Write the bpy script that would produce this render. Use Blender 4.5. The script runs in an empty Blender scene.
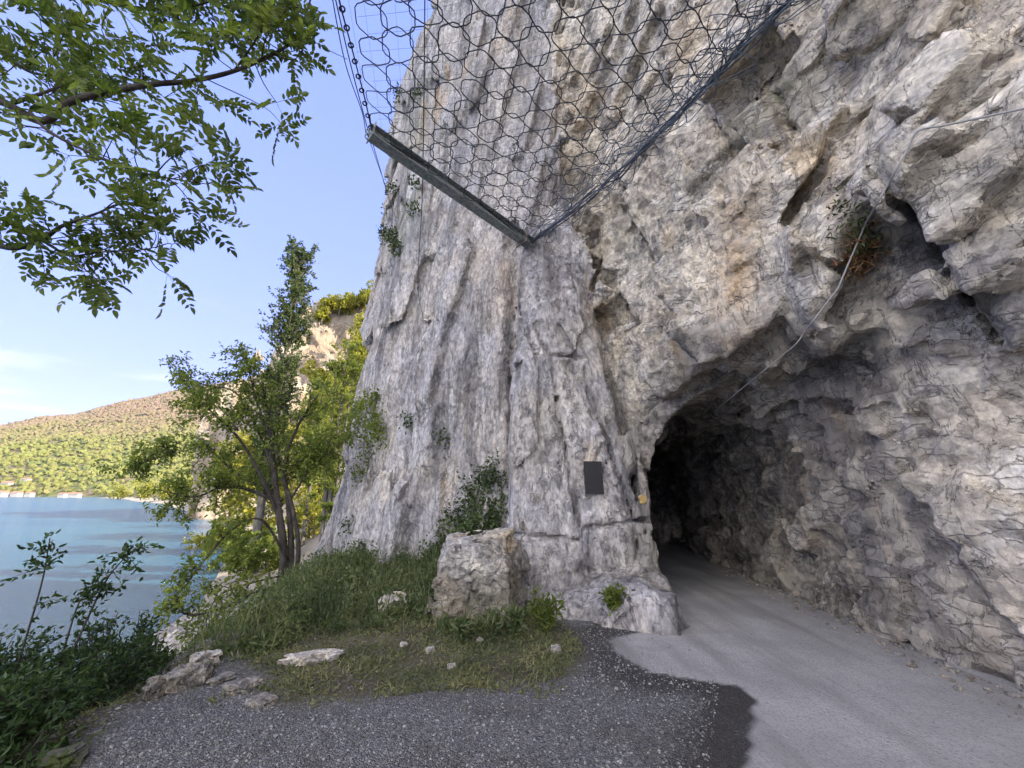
import bpy, math, random, time
import numpy as np
from mathutils import Vector
from concurrent.futures import ThreadPoolExecutor

T0 = time.time()
random.seed(7)
RNG = np.random.default_rng(11)
F = np.float32
scene = bpy.context.scene
COL = scene.collection

# ------------------------------------------------------------------ object helpers
def link(o, parent=None):
    COL.objects.link(o)
    if parent is not None:
        o.parent = parent
    return o

def tag(o, label=None, cat=None, group=None, kind=None):
    if label: o['label'] = label
    if cat: o['category'] = cat
    if group: o['group'] = group
    if kind: o['kind'] = kind
    return o

def empty(name, loc=(0, 0, 0), label=None, cat=None, group=None):
    o = bpy.data.objects.new(name, None)
    o.location = loc
    o.empty_display_size = 0.2
    link(o)
    return tag(o, label, cat, group)

def mesh_np(name, verts, faces, mat, parent=None, smooth=False, attrs=None, sizes=None):
    """verts (N,3) array; faces (M,k) array of one size, or a flat index list with sizes; attrs: {name: (N,) float or (N,4)}"""
    verts = np.asarray(verts, dtype=F)
    me = bpy.data.meshes.new(name)
    me.vertices.add(len(verts))
    me.vertices.foreach_set('co', verts.ravel())
    if sizes is None:
        faces = np.asarray(faces, dtype=np.int32)
        sizes = np.full(len(faces), faces.shape[1], dtype=np.int32)
        flat = faces.ravel()
    else:
        flat = np.asarray(faces, dtype=np.int32); sizes = np.asarray(sizes, dtype=np.int32)
    me.loops.add(len(flat))
    me.loops.foreach_set('vertex_index', flat)
    me.polygons.add(len(sizes))
    starts = np.concatenate([[0], np.cumsum(sizes)[:-1]]).astype(np.int32)
    me.polygons.foreach_set('loop_start', starts)
    me.polygons.foreach_set('use_smooth', np.full(len(sizes), bool(smooth)))
    me.update(calc_edges=True)
    me.validate()
    for k, v in (attrs or {}).items():
        v = np.asarray(v, dtype=F)
        if v.ndim == 1:
            a = me.attributes.new(k, 'FLOAT', 'POINT'); a.data.foreach_set('value', v)
        else:
            a = me.attributes.new(k, 'FLOAT_COLOR', 'POINT'); a.data.foreach_set('color', v.ravel())
    if mat is not None:
        me.materials.append(mat)
    o = bpy.data.objects.new(name, me)
    return link(o, parent)

class MB:
    """collects pieces (verts, faces of any size) and links them as ONE mesh object"""
    def __init__(self): self.v = []; self.f = []; self.s = []; self.n = 0
    def add(self, v, faces):
        v = np.asarray(v, dtype=F)
        self.v.append(v)
        for f in faces:
            self.f.extend([int(i) + self.n for i in f]); self.s.append(len(f))
        self.n += len(v)
    def addnp(self, v, faces):
        v = np.asarray(v, dtype=F); faces = np.asarray(faces)
        self.v.append(v); self.f.extend((faces + self.n).ravel().tolist()); self.s.extend([faces.shape[1]] * len(faces))
        self.n += len(v)
    def tube(self, pts, r, sides=6, cap=True, closed=False):
        pts = np.asarray(pts, dtype=np.float64); n = len(pts)
        r = np.full(n, r) if np.isscalar(r) else np.asarray(r)
        if closed: tg = np.roll(pts, -1, 0) - np.roll(pts, 1, 0)
        else: tg = np.gradient(pts, axis=0)
        tg /= np.linalg.norm(tg, axis=1)[:, None] + 1e-9
        up = np.array([0.13, 0.21, 0.97]); 
        if abs(tg[0] @ up) > 0.9: up = np.array([0.97, 0.1, 0.05])
        a = np.cross(tg, up); a /= np.linalg.norm(a, axis=1)[:, None] + 1e-9
        b = np.cross(tg, a)
        ang = np.arange(sides) * 2 * math.pi / sides
        v = pts[:, None] + r[:, None, None] * (np.cos(ang)[None, :, None] * a[:, None] + np.sin(ang)[None, :, None] * b[:, None])
        i = np.arange(n if closed else n - 1)[:, None] * sides; j = np.arange(sides)[None]
        i2 = (np.arange(1, n + 1) % n)[:, None] * sides if closed else i + sides
        j2 = (j + 1) % sides
        q = np.stack([i + j, i + j2, i2 + j2, i2 + j], -1).reshape(-1, 4)
        n0 = self.n
        self.addnp(v.reshape(-1, 3), q)
        if cap and not closed:
            self.f.extend([n0 + k for k in range(sides)][::-1]); self.s.append(sides)
            self.f.extend([n0 + (n - 1) * sides + k for k in range(sides)]); self.s.append(sides)
    def box(self, M, sx, sy, sz):
        c = np.array([[x, y, z] for x in (-.5, .5) for y in (-.5, .5) for z in (-.5, .5)]) * [sx, sy, sz]
        R, t = M
        c = c @ np.asarray(R).T + np.asarray(t)
        self.add(c, [(0, 1, 3, 2), (4, 6, 7, 5), (0, 4, 5, 1), (2, 3, 7, 6), (0, 2, 6, 4), (1, 5, 7, 3)])
    def build(self, name, mat, parent=None, smooth=False, attrs=None):
        return mesh_np(name, np.concatenate(self.v), self.f, mat, parent, smooth, attrs, self.s)

# ------------------------------------------------------------------ camera
FPX, PITCH, CAMH = 400.0, math.radians(15.4), 1.6
SP, CP = math.sin(PITCH), math.cos(PITCH)
cam_d = bpy.data.cameras.new('camera'); cam = bpy.data.objects.new('camera', cam_d); link(cam)
cam_d.sensor_width = 36.0; cam_d.lens = 36.0 * FPX / 1024.0
cam_d.clip_start = 0.05; cam_d.clip_end = 30000
cam.location = (0, 0, CAMH); cam.rotation_euler = (math.pi / 2 + PITCH, 0, 0)
scene.camera = cam

def ray(px, py):
    cx = (px - 512) / FPX; cy = (384 - py) / FPX
    return np.array([cx, CP - cy * SP, SP + cy * CP])
def atY(px, py, Y):                      # the place seen at that pixel, Y metres ahead
    d = ray(px, py); return np.array([0, 0, CAMH]) + d * (Y / d[1])
def atZ(px, py, z):
    d = ray(px, py); return np.array([0, 0, CAMH]) + d * ((z - CAMH) / d[2])
def atS(px, py, s):
    return np.array([0, 0, CAMH]) + ray(px, py) * s

# ------------------------------------------------------------------ numpy noise
TAB = [RNG.random(64 * 64 * 64).astype(F) for _ in range(8)]
def sstep(a, b, x):
    t = np.clip((x - a) / (b - a), 0, 1); return t * t * (3 - 2 * t)
def vnoise(x, y, z, seed=0):
    T = TAB[seed % 8]; o = seed * 17 % 61
    ix = np.floor(x); iy = np.floor(y); iz = np.floor(z)
    fx = (x - ix).astype(F); fy = (y - iy).astype(F); fz = (z - iz).astype(F)
    fx = fx * fx * (3 - 2 * fx); fy = fy * fy * (3 - 2 * fy); fz = fz * fz * (3 - 2 * fz)
    x0 = (ix.astype(np.int32) + o) & 63; y0 = (iy.astype(np.int32) + o) & 63; z0 = (iz.astype(np.int32)) & 63
    x1 = (x0 + 1) & 63; y1 = (y0 + 1) & 63; z1 = (z0 + 1) & 63
    x0 = x0 << 12; x1 = x1 << 12; y0 = y0 << 6; y1 = y1 << 6
    a = T[x0 | y0 | z0]; a = a + (T[x1 | y0 | z0] - a) * fx
    b = T[x0 | y1 | z0]; b = b + (T[x1 | y1 | z0] - b) * fx
    c = T[x0 | y0 | z1]; c = c + (T[x1 | y0 | z1] - c) * fx
    d = T[x0 | y1 | z1]; d = d + (T[x1 | y1 | z1] - d) * fx
    a = a + (b - a) * fy; c = c + (d - c) * fy
    return (a + (c - a) * fz) * 2 - 1
ROT = np.array([[0.36, 0.48, -0.8], [-0.8, 0.6, 0.0], [0.48, 0.64, 0.6]])
def fbm(x, y, z, octaves=4, seed=0, gain=0.5):
    t = 0; a = 1.0; n = 0
    for k in range(octaves):
        t = t + a * vnoise(x, y, z, seed + k); n += a; a *= gain
        x, y, z = [2.03 * (r[0] * x + r[1] * y + r[2] * z) + 7.3 for r in ROT]
    return t / n
def facets(x, y, z, seed=0, tilt=1.0, step=1.0, crack=0.0, jit=0.8):
    """broken rock: every cell of a jittered lattice gets its own plane and its own offset"""
    T = TAB[seed % 8]; U = TAB[(seed + 3) % 8]; W = TAB[(seed + 5) % 8]; Q = TAB[(seed + 6) % 8]
    bx = np.floor(x - 0.5); by = np.floor(y - 0.5); bz = np.floor(z - 0.5)
    best = np.full(x.shape, 9, F); sec = best.copy(); val = np.zeros(x.shape, F)
    for dx in (0, 1):
        for dy in (0, 1):
            for dz in (0, 1):
                cx = bx + dx; cy = by + dy; cz = bz + dz
                h = (((cx.astype(np.int32) + seed * 13) & 63) << 12) | (((cy.astype(np.int32)) & 63) << 6) | (cz.astype(np.int32) & 63)
                r1 = T[h]; r2 = U[h]; r3 = W[h]; r4 = Q[h]
                ex = x - cx - .5 - jit * (r1 - .5); ey = y - cy - .5 - jit * (r2 - .5); ez = z - cz - .5 - jit * (r3 - .5)
                d = (ex * ex + ey * ey + ez * ez).astype(F)
                v = step * (r4 * 2 - 1) + tilt * (ex * (r2 * 4 % 1 * 2 - 1) + ey * (r3 * 4 % 1 * 2 - 1) + ez * (r1 * 4 % 1 * 2 - 1))
                m = d < best
                sec = np.where(m, best, np.minimum(sec, d)); best = np.where(m, d, best); val = np.where(m, v, val)
    if crack:
        e = np.sqrt(sec) - np.sqrt(best)
        val = val - crack * np.exp(-(e / 0.07) ** 2)
    return val.astype(F)
def seg_dist(px, pz, pts):
    d = np.full(px.shape, 1e3, F)
    for (ax, az), (bx, bz) in zip(pts[:-1], pts[1:]):
        ux, uz = bx - ax, bz - az
        t = np.clip(((px - ax) * ux + (pz - az) * uz) / (ux * ux + uz * uz), 0, 1)
        d = np.minimum(d, np.hypot(px - ax - t * ux, pz - az - t * uz))
    return d
def poly_sdf(x, y, poly):
    d = np.full(x.shape, 1e9, F); s = np.ones(x.shape, bool)
    n = len(poly)
    for i in range(n):
        ax, ay = poly[i]; bx, by = poly[i - 1]
        ex, ey = bx - ax, by - ay; wx = x - ax; wy = y - ay
        t = np.clip((wx * ex + wy * ey) / (ex * ex + ey * ey), 0, 1)
        d = np.minimum(d, (wx - ex * t) ** 2 + (wy - ey * t) ** 2)
        c1 = y >= ay; c2 = y < by; c3 = ex * wy > ey * wx
        s ^= (c1 & c2 & c3) | (~c1 & ~c2 & ~c3)
    return np.where(s, 1, -1) * np.sqrt(d)
def smin(a, b, k):
    h = np.clip(.5 + .5 * (b - a) / k, 0, 1); return b + (a - b) * h - k * h * (1 - h)
def smax(a, b, k): return -smin(-a, -b, k)

class Blocks:
    """jointed rock: space is split into uneven flat-sided blocks, each wholly rock or wholly air; calling it gives the distance to the broken face"""
    def __init__(self, f, rot, size, lo, hi, seed, amp, jit=.9):
        self.M = np.asarray(rot, F) / np.asarray(size, F)[:, None]; self.k = float(np.mean(size))
        co = np.array([[a, b, c] for a in (lo[0], hi[0]) for b in (lo[1], hi[1]) for c in (lo[2], hi[2])]) @ self.M.T
        self.o = np.floor(co.min(0)).astype(int) - 2; self.n = np.ceil(co.max(0)).astype(int) + 3 - self.o
        rng = np.random.default_rng(seed); I = np.stack(np.meshgrid(*[np.arange(k) for k in self.n], indexing='ij'), -1).reshape(-1, 3)
        self.C = (I + .5 + jit * (rng.random(I.shape) - .5)).astype(F)
        W = ((self.C + self.o) @ np.linalg.inv(self.M).T).astype(F)
        ins = ((W > np.asarray(lo) - 1.2) & (W < np.asarray(hi) + 1.2)).all(1); v = np.full(len(W), 9, F)
        w = W[ins]; v[ins] = pmap(f, w[:, 0].copy(), w[:, 1].copy(), w[:, 2].copy())
        self.S = v + amp * (2 * rng.random(len(W)) - 1).astype(F) < 0
    def __call__(self, x, y, z):
        q = [self.M[a, 0] * x + self.M[a, 1] * y + self.M[a, 2] * z - self.o[a] for a in range(3)]
        b = [np.clip(np.floor(q[a]).astype(np.int32), 1, self.n[a] - 2) for a in range(3)]
        d = []; ids = []; best = np.full(x.shape, 1e9, F); bi = np.zeros(x.shape, np.int32)
        for dx in (-1, 0, 1):
            for dy in (-1, 0, 1):
                r0 = ((b[0] + dx) * self.n[1] + b[1] + dy) * self.n[2] + b[2]
                for dz in (-1, 0, 1):
                    i = r0 + dz; c = self.C[i]
                    e = (q[0] - c[:, 0]) ** 2 + (q[1] - c[:, 1]) ** 2 + (q[2] - c[:, 2]) ** 2
                    d.append(e); ids.append(i); m = e < best; best = np.where(m, e, best); bi = np.where(m, i, bi)
        s0 = self.S[bi]; c0 = self.C[bi]; out = np.full(x.shape, .8, F)
        for e, i in zip(d, ids):
            m = (self.S[i] != s0) & (e < best + 3)
            if m.any():
                g = self.C[i[m]] - c0[m]; out[m] = np.minimum(out[m], (e[m] - best[m]) / (2 * np.sqrt((g * g).sum(1)) + 1e-6))
        return np.where(s0, -out, out) * self.k
POOL = ThreadPoolExecutor(4)
def pmap(fn, x, y, z, chunk=120000):
    sh = x.shape; x = x.ravel(); y = y.ravel(); z = z.ravel()
    parts = list(POOL.map(lambda i: fn(x[i:i + chunk], y[i:i + chunk], z[i:i + chunk]), range(0, len(x), chunk)))
    return np.concatenate(parts).reshape(sh)

def nodes(pieces):
    """pieces: (from, to, spacing at from, spacing at to)"""
    g = [pieces[0][0]]
    for a, b, sa, sb in pieces:
        while g[-1] < b - 1e-6:
            t = (g[-1] - a) / (b - a)
            g.append(g[-1] + sa + (sb - sa) * min(max(t, 0), 1))
    n = (len(g) - 1 + 7) // 8 * 8 + 1
    st = g[-1] - g[-2]
    while len(g) < n: g.append(g[-1] + st)
    return np.array(g, dtype=np.float64)

def iso_surface(base, full, gx, gy, gz, disp=0.8):
    """surface of full(x,y,z)=0 found in bricks near base=0 (surface nets on a grid with uneven spacing)"""
    B = 8
    nb = [(len(g) - 1) // B for g in (gx, gy, gz)]
    cen = [.5 * (g[0:-1:B][:n] + g[B::B][:n]) for g, n in zip((gx, gy, gz), nb)]
    half = [.5 * (g[B::B][:n] - g[0:-1:B][:n]) for g, n in zip((gx, gy, gz), nb)]
    X, Y, Z = np.meshgrid(*cen, indexing='ij')
    HX, HY, HZ = np.meshgrid(*half, indexing='ij')
    R = np.sqrt(HX ** 2 + HY ** 2 + HZ ** 2)
    b = pmap(base, X, Y, Z)
    act = np.argwhere(np.abs(b) < R * 1.15 + disp)
    o4 = np.array([0, 4, 8])
    def grid(act, off):
        ii = act[:, 0, None] * B + off; jj = act[:, 1, None] * B + off; kk = act[:, 2, None] * B + off
        m = len(off)
        x = np.broadcast_to(gx[ii][:, :, None, None], (len(act), m, m, m)); y = np.broadcast_to(gy[jj][:, None, :, None], (len(act), m, m, m)); z = np.broadcast_to(gz[kk][:, None, None, :], (len(act), m, m, m))
        return x, y, z
    v = pmap(full, *grid(act, o4))
    cell = R[act[:, 0], act[:, 1], act[:, 2]] / 4
    f = v.reshape(len(v), -1)
    keep = ((f.min(1) < 0) & (f.max(1) > 0)) | (np.abs(f).min(1) < cell * 2.2)
    act = act[keep]
    V = pmap(full, *grid(act, np.arange(9))).astype(F)
    S = V < 0
    cnt = np.zeros((len(act), 8, 8, 8), np.int8)
    for a in (0, 1):
        for c in (0, 1):
            for d in (0, 1): cnt += S[:, a:a + 8, c:c + 8, d:d + 8]
    ci = np.argwhere((cnt > 0) & (cnt < 8))
    bi = ci[:, 0]; l = ci[:, 1:]
    G = act[bi] * B + l
    corner = [(a, c, d) for a in (0, 1) for c in (0, 1) for d in (0, 1)]
    cv = np.stack([V[bi, l[:, 0] + a, l[:, 1] + c, l[:, 2] + d] for a, c, d in corner], 1)
    cp = np.stack([np.stack([gx[G[:, 0] + a], gy[G[:, 1] + c], gz[G[:, 2] + d]], 1) for a, c, d in corner], 1)
    acc = np.zeros((len(ci), 3)); num = np.zeros(len(ci))
    for p in range(8):
        for q in range(p + 1, 8):
            if sum(abs(np.array(corner[p]) - np.array(corner[q]))) != 1: continue
            m = (cv[:, p] < 0) != (cv[:, q] < 0)
            t = np.where(m, cv[:, p] / np.where(m, cv[:, p] - cv[:, q], 1), 0)
            acc += np.where(m[:, None], cp[:, p] + (cp[:, q] - cp[:, p]) * t[:, None], 0); num += m
    P = acc / num[:, None]
    n1, n2 = len(gy) + 1, len(gz) + 1
    def gid(g): return (g[:, 0].astype(np.int64) * n1 + g[:, 1]) * n2 + g[:, 2]
    ids = gid(G); order = np.argsort(ids); sid = ids[order]
    def look(g):
        k = gid(g); p = np.clip(np.searchsorted(sid, k), 0, len(sid) - 1)
        return np.where(sid[p] == k, order[p], -1)
    quads = []
    for ax in range(3):
        sl0 = [slice(None)] + [slice(0, 8)] * 3; sl1 = list(sl0); sl1[ax + 1] = slice(1, 9)
        s0 = S[tuple(sl0)]; s1 = S[tuple(sl1)]
        e = np.argwhere(s0 != s1)
        g = act[e[:, 0]] * B + e[:, 1:]
        flip = s0[e[:, 0], e[:, 1], e[:, 2], e[:, 3]]
        u, w = (ax + 1) % 3, (ax + 2) % 3
        q = []
        for du, dw in ((-1, -1), (0, -1), (0, 0), (-1, 0)):
            gg = g.copy(); gg[:, u] += du; gg[:, w] += dw; q.append(look(gg))
        q = np.stack(q, 1); ok = (q >= 0).all(1)
        q = q[ok]; fl = flip[ok]
        q[~fl] = q[~fl][:, ::-1]
        quads.append(q)
    return P, np.concatenate(quads)

def main_piece(P, Q):
    """drops the crumbs that float free of the big surface"""
    lab = np.arange(len(P))
    while True:
        m = lab[Q].min(1); new = lab.copy()
        for k in range(4): np.minimum.at(new, Q[:, k], m)
        for _ in range(3): new = new[new]
        if (new == lab).all(): break
        lab = new
    big = np.bincount(lab[Q[:, 0]], minlength=len(P)); keep = big[lab] >= big.max() * .02
    idx = np.cumsum(keep) - 1
    return P[keep], idx[Q[keep[Q[:, 0]]]]

# ------------------------------------------------------------------ shader helpers
class NT:
    def __init__(self, name):
        self.m = bpy.data.materials.new(name); self.m.use_nodes = True
        self.t = self.m.node_tree; self.n = self.t.nodes; self.l = self.t.links
        self.b = self.n['Principled BSDF']; self.out = self.n['Material Output']
    def put(self, sock, v):
        if hasattr(v, 'is_output') or isinstance(v, bpy.types.NodeSocket): self.l.new(v, sock)
        else: sock.default_value = v
    def coord(self, scale=(1, 1, 1), rot=(0, 0, 0), loc=(0, 0, 0)):
        tc = self.n.new('ShaderNodeTexCoord'); mp = self.n.new('ShaderNodeMapping')
        mp.inputs['Scale'].default_value = scale; mp.inputs['Rotation'].default_value = rot; mp.inputs['Location'].default_value = loc
        self.l.new(tc.outputs['Object'], mp.inputs[0]); return mp.outputs[0]
    def noise(self, vec, scale, detail=4, rough=.55, dist=0, lac=2.0):
        k = self.n.new('ShaderNodeTexNoise'); self.l.new(vec, k.inputs['Vector'])
        k.inputs['Scale'].default_value = scale; k.inputs['Detail'].default_value = detail
        k.inputs['Roughness'].default_value = rough; k.inputs['Distortion'].default_value = dist; k.inputs['Lacunarity'].default_value = lac
        return k.outputs['Fac']
    def vor(self, vec, scale, feature='F1', rnd=1.0, out='Distance'):
        k = self.n.new('ShaderNodeTexVoronoi'); k.feature = feature; self.l.new(vec, k.inputs['Vector'])
        k.inputs['Scale'].default_value = scale; k.inputs['Randomness'].default_value = rnd
        return k.outputs[out]
    def ramp(self, f, a, b, lo=0.0, hi=1.0):
        k = self.n.new('ShaderNodeMapRange'); k.interpolation_type = 'SMOOTHSTEP'
        self.put(k.inputs['Value'], f); k.inputs['From Min'].default_value = a; k.inputs['From Max'].default_value = b
        k.inputs['To Min'].default_value = lo; k.inputs['To Max'].default_value = hi
        return k.outputs['Result']
    def mix(self, f, a, b, mode='MIX'):
        k = self.n.new('ShaderNodeMix'); k.data_type = 'RGBA'; k.blend_type = mode
        self.put(k.inputs['Factor'], f)
        for s, v in ((k.inputs['A'], a), (k.inputs['B'], b)):
            if isinstance(v, (tuple, list)): s.default_value = tuple(v) + (1,) * (4 - len(v))
            else: self.l.new(v, s)
        return [o for o in k.outputs if o.type == 'RGBA'][0]
    def math(self, op, a, b=0.0, c=0.0):
        k = self.n.new('ShaderNodeMath'); k.operation = op
        for s, v in zip(k.inputs, (a, b, c)): self.put(s, v)
        return k.outputs[0]
    def attr(self, name, out='Fac'):
        k = self.n.new('ShaderNodeAttribute'); k.attribute_name = name; return k.outputs[out]
    def island(self):
        return self.n.new('ShaderNodeNewGeometry').outputs['Random Per Island']
    def sep(self, c):
        k = self.n.new('ShaderNodeSeparateColor'); self.l.new(c, k.inputs[0]); return k.outputs
    def bump(self, h, dist, strength=1.0, normal=None):
        k = self.n.new('ShaderNodeBump'); self.l.new(h, k.inputs['Height']); k.inputs['Distance'].default_value = dist
        k.inputs['Strength'].default_value = strength
        if normal is not None: self.l.new(normal, k.inputs['Normal'])
        return k.outputs[0]
    def done(self, color=None, rough=.9, normal=None, metal=0, spec=.3):
        if color is not None:
            if isinstance(color, (tuple, list)): self.b.inputs['Base Color'].default_value = tuple(color) + (1,) * (4 - len(color))
            else: self.l.new(color, self.b.inputs['Base Color'])
        self.put(self.b.inputs['Roughness'], rough); self.b.inputs['Metallic'].default_value = metal
        self.b.inputs['Specular IOR Level'].default_value = spec
        if normal is not None: self.l.new(normal, self.b.inputs['Normal'])
        return self.m
# ------------------------------------------------------------------ sky and sun
SUN_AZ = (0.99, -0.14); FILL_CLOUD = (4.5, 4.35, 4.15); SUN_EL = math.radians(33)
world = bpy.data.worlds.new('World'); scene.world = world; world.use_nodes = True
wt = world.node_tree
sky = wt.nodes.new('ShaderNodeTexSky'); sky.sky_type = 'NISHITA'; sky.sun_disc = False
sky.sun_elevation = SUN_EL
sky.sun_rotation = math.atan2(SUN_AZ[0], SUN_AZ[1])
sky.altitude = 200; sky.air_density = 1.0; sky.dust_density = 0.6; sky.ozone_density = 1.3
bg = wt.nodes['Background']; bg.inputs['Strength'].default_value = 0.15
# bright haze near the horizon levels off: c / (1 + c / limit)
vm1 = wt.nodes.new('ShaderNodeVectorMath'); vm1.operation = 'DIVIDE'; vm1.inputs[1].default_value = (.44, .63, 2.3)
vm2 = wt.nodes.new('ShaderNodeVectorMath'); vm2.operation = 'ADD'; vm2.inputs[1].default_value = (1, 1, 1)
vm3 = wt.nodes.new('ShaderNodeVectorMath'); vm3.operation = 'DIVIDE'
wt.links.new(sky.outputs[0], vm1.inputs[0]); wt.links.new(vm1.outputs[0], vm2.inputs[0])
wt.links.new(sky.outputs[0], vm3.inputs[0]); wt.links.new(vm2.outputs[0], vm3.inputs[1])
# unseen white clouds added behind the camera for fill light; thin wisps elsewhere
def wn(t, **kw):
    k = wt.nodes.new(t)
    for a, b in kw.items(): setattr(k, a, b)
    return k
def wramp(sock, a, b, hi=1.0):
    k = wn('ShaderNodeMapRange', interpolation_type='SMOOTHSTEP'); wt.links.new(sock, k.inputs['Value']); k.inputs['From Min'].default_value = a; k.inputs['From Max'].default_value = b; k.inputs['To Max'].default_value = hi; return k.outputs[0]
def wmul(a, b):
    k = wn('ShaderNodeMath', operation='MULTIPLY'); wt.links.new(a, k.inputs[0]); wt.links.new(b, k.inputs[1]); return k.outputs[0]
def wmix(f, a, col):
    k = wn('ShaderNodeMix', data_type='RGBA'); wt.links.new(f, k.inputs['Factor']); wt.links.new(a, k.inputs['A']); k.inputs['B'].default_value = col + (1,)
    return [o for o in k.outputs if o.type == 'RGBA'][0]
tc = wn('ShaderNodeTexCoord'); sx_ = wn('ShaderNodeSeparateXYZ'); wt.links.new(tc.outputs['Generated'], sx_.inputs[0])
def wnoise(scale, detail, stretch):
    mp = wn('ShaderNodeMapping'); mp.inputs['Scale'].default_value = stretch; wt.links.new(tc.outputs['Generated'], mp.inputs[0])
    k = wn('ShaderNodeTexNoise'); k.inputs['Scale'].default_value = scale; k.inputs['Detail'].default_value = detail; k.inputs['Roughness'].default_value = .55; wt.links.new(mp.outputs[0], k.inputs['Vector']); return k.outputs['Fac']
cl = wmul(wmul(wramp(wnoise(2.6, 7, (1, 1, 1.8)), .40, .56), wramp(sx_.outputs[1], -.02, -.35)), wramp(sx_.outputs[2], .03, .15))
wi = wmul(wramp(wnoise(3.0, 8, (1, 1, 7)), .56, .74, .45), wmul(wramp(sx_.outputs[2], .45, .12), wramp(sx_.outputs[2], .0, .02)))
c1 = wmix(wi, vm3.outputs[0], (1.35, 1.35, 1.45))
c2 = wmix(cl, c1, FILL_CLOUD)
wt.links.new(c2, bg.inputs['Color'])
sl = bpy.data.lights.new('sun', 'SUN'); sl.energy = 2.0; sl.angle = math.radians(0.53); sl.color = (1.0, 0.88, 0.70)
sun = bpy.data.objects.new('sun', sl); link(sun)
sd = Vector((SUN_AZ[0] * math.cos(SUN_EL), SUN_AZ[1] * math.cos(SUN_EL), math.sin(SUN_EL))).normalized()
sun.rotation_euler = sd.to_track_quat('Z', 'Y').to_euler()
sun.location = (40, -10, 60)
vs = scene.view_settings
vs.view_transform = 'Standard'; vs.look = 'None'; vs.gamma = 1; vs.use_curve_mapping = False
vs.exposure = 2.95
scene.display_settings.display_device = 'sRGB'
scene.cycles.max_bounces = 8; scene.cycles.diffuse_bounces = 5; scene.cycles.transparent_max_bounces = 8
scene.cycles.sample_clamp_indirect = 8
scene.cycles.use_denoising = True
try: scene.cycles.denoiser = 'OPENIMAGEDENOISE'
except Exception: pass
# ------------------------------------------------------------------ the cliff with its tunnel
MASS = [(4.4, 3.4), (4.72, 1.6), (4.9, 0.0), (5.3, -3), (8, -7), (62, -20.5), (62, 8.5), (30, 13.4), (10, 16.3), (4, 16.5), (-2.5, 16.2), (-4.9, 15.2), (-5.6, 13.6),
        (-4.7, 11.8), (-3.0, 9.9), (-1.4, 8.9), (0.0, 8.3), (1.1, 8.3), (2.05, 8.0), (3.2, 5.75)]  # unseen sides and back are shaped to steer the sun's shadow
def tun_c(y):
    return 3.5 + 0.11 * (y - 7) + 0.06 * np.maximum(y - 11, 0) ** 2
def tun_sdf(x, y, z):
    dx = np.abs(x - tun_c(y)); w = 1.12 + 0.02 * np.minimum(y - 7, 0)
    zt = 1.58 + 0.06 * np.maximum(6.6 - y, 0) * sstep(0, 1, x - 2.6)
    up = np.maximum(z - 1.6, 0) / zt
    r = (np.maximum(dx / w, 0) ** 2.5 + up ** 2.5) ** .4
    d = np.where(z > 1.6, (r - 1) * w, dx - w)
    return np.maximum(d, y - 14.6)
def pil_sdf(x, y, z):
    zz = np.maximum(z, 0)
    xl = -0.12 + 0.05 * zz + 0.12 * sstep(.5, 0, z); xr = 2.38 - 0.125 * zz + .02 * np.sin(z * 2)
    xl = np.minimum(xl, .75); xr = np.maximum(xr, 1.05)
    yf = 6.88 + 0.125 * zz
    xc = (xl + xr) / 2; w = (xr - xl) / 2
    dx = np.abs(x - xc) - w
    # chamfered front corners
    dy = yf - y + 0.35 * np.clip(np.abs(x - xc) - (w - .35), 0, .6)
    dx = np.maximum(dx, y - 10.5)
    return np.where((dx > 0) & (dy > 0), np.hypot(dx, dy), np.maximum(dx, dy))
def ledge_sdf(x, y, z):
    # low shelf of rock at the foot of the buttress
    d = poly_sdf(x, y, [(0.55, 5.95), (1.1, 5.75), (1.62, 5.35), (1.98, 5.3), (2.2, 5.7), (2.5, 7.2), (0.4, 7.4)])
    top = 0.12 + 0.28 * sstep(.6, 1.7, x)
    return smax(d + .35 * np.maximum(z, 0), z - top, .1)
def mass_sdf(x, y, z):
    wl = sstep(2.6, 0.6, x)
    lean = 0.055 * np.maximum(z, 0) * wl
    bulge = (0.80 * np.exp(-((z - 4.4) / 0.95) ** 2) + .35 * np.exp(-((z - 8.0) / 1.8) ** 2)) * sstep(2.0, 3.0, x)
    m = poly_sdf(x - .3 * lean, y - lean, MASS) - bulge
    # the low foot of the left face spreads out
    m = m - 0.5 * wl * sstep(2.0, -1.5, z)
    top = 21.0 + 0.62 * np.clip(x + 5, -5, 45)
    m = np.maximum(m, (z - top) * .8)
    return smin(m, pil_sdf(x, y, z), 0.16)
def base_sdf(x, y, z):
    p = np.maximum(mass_sdf(x, y, z), -tun_sdf(x, y, z))
    return smin(p, ledge_sdf(x, y, z), .05)
CRACKS = [[(0.78, 4.2), (0.85, 3.1), (0.98, 2.2), (1.08, 1.4), (1.28, 0.2)],
          [(1.42, 4.0), (1.55, 3.1), (1.78, 2.3), (1.9, 1.9)], [(1.28, 2.0), (1.62, 2.03), (1.7, 2.16)],
          [(1.9, 1.9), (2.05, 1.3), (2.1, .4)], [(1.15, 1.05), (2.3, 1.2)], [(0.0, .95), (1.12, .85)], [(.45, 4.9), (.72, 4.25), (1.5, 4.2)],
          [(1.25, .5), (1.3, 1.05)], [(0.1, 5.6), (.55, 3.9), (.5, 2.7)]]
def wobble(x, y, z, k=.055):
    return (x + k * vnoise(x * 2.1, y * 2.1, z * 2.1, 1), y + k * vnoise(x * 2.1 + 9, y * 2.1, z * 2.1, 2), z + k * vnoise(x * 2.1, y * 2.1 + 5, z * 2.1, 3))
A32, B9, B18 = math.radians(32), math.radians(-9), math.radians(-17)
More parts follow.
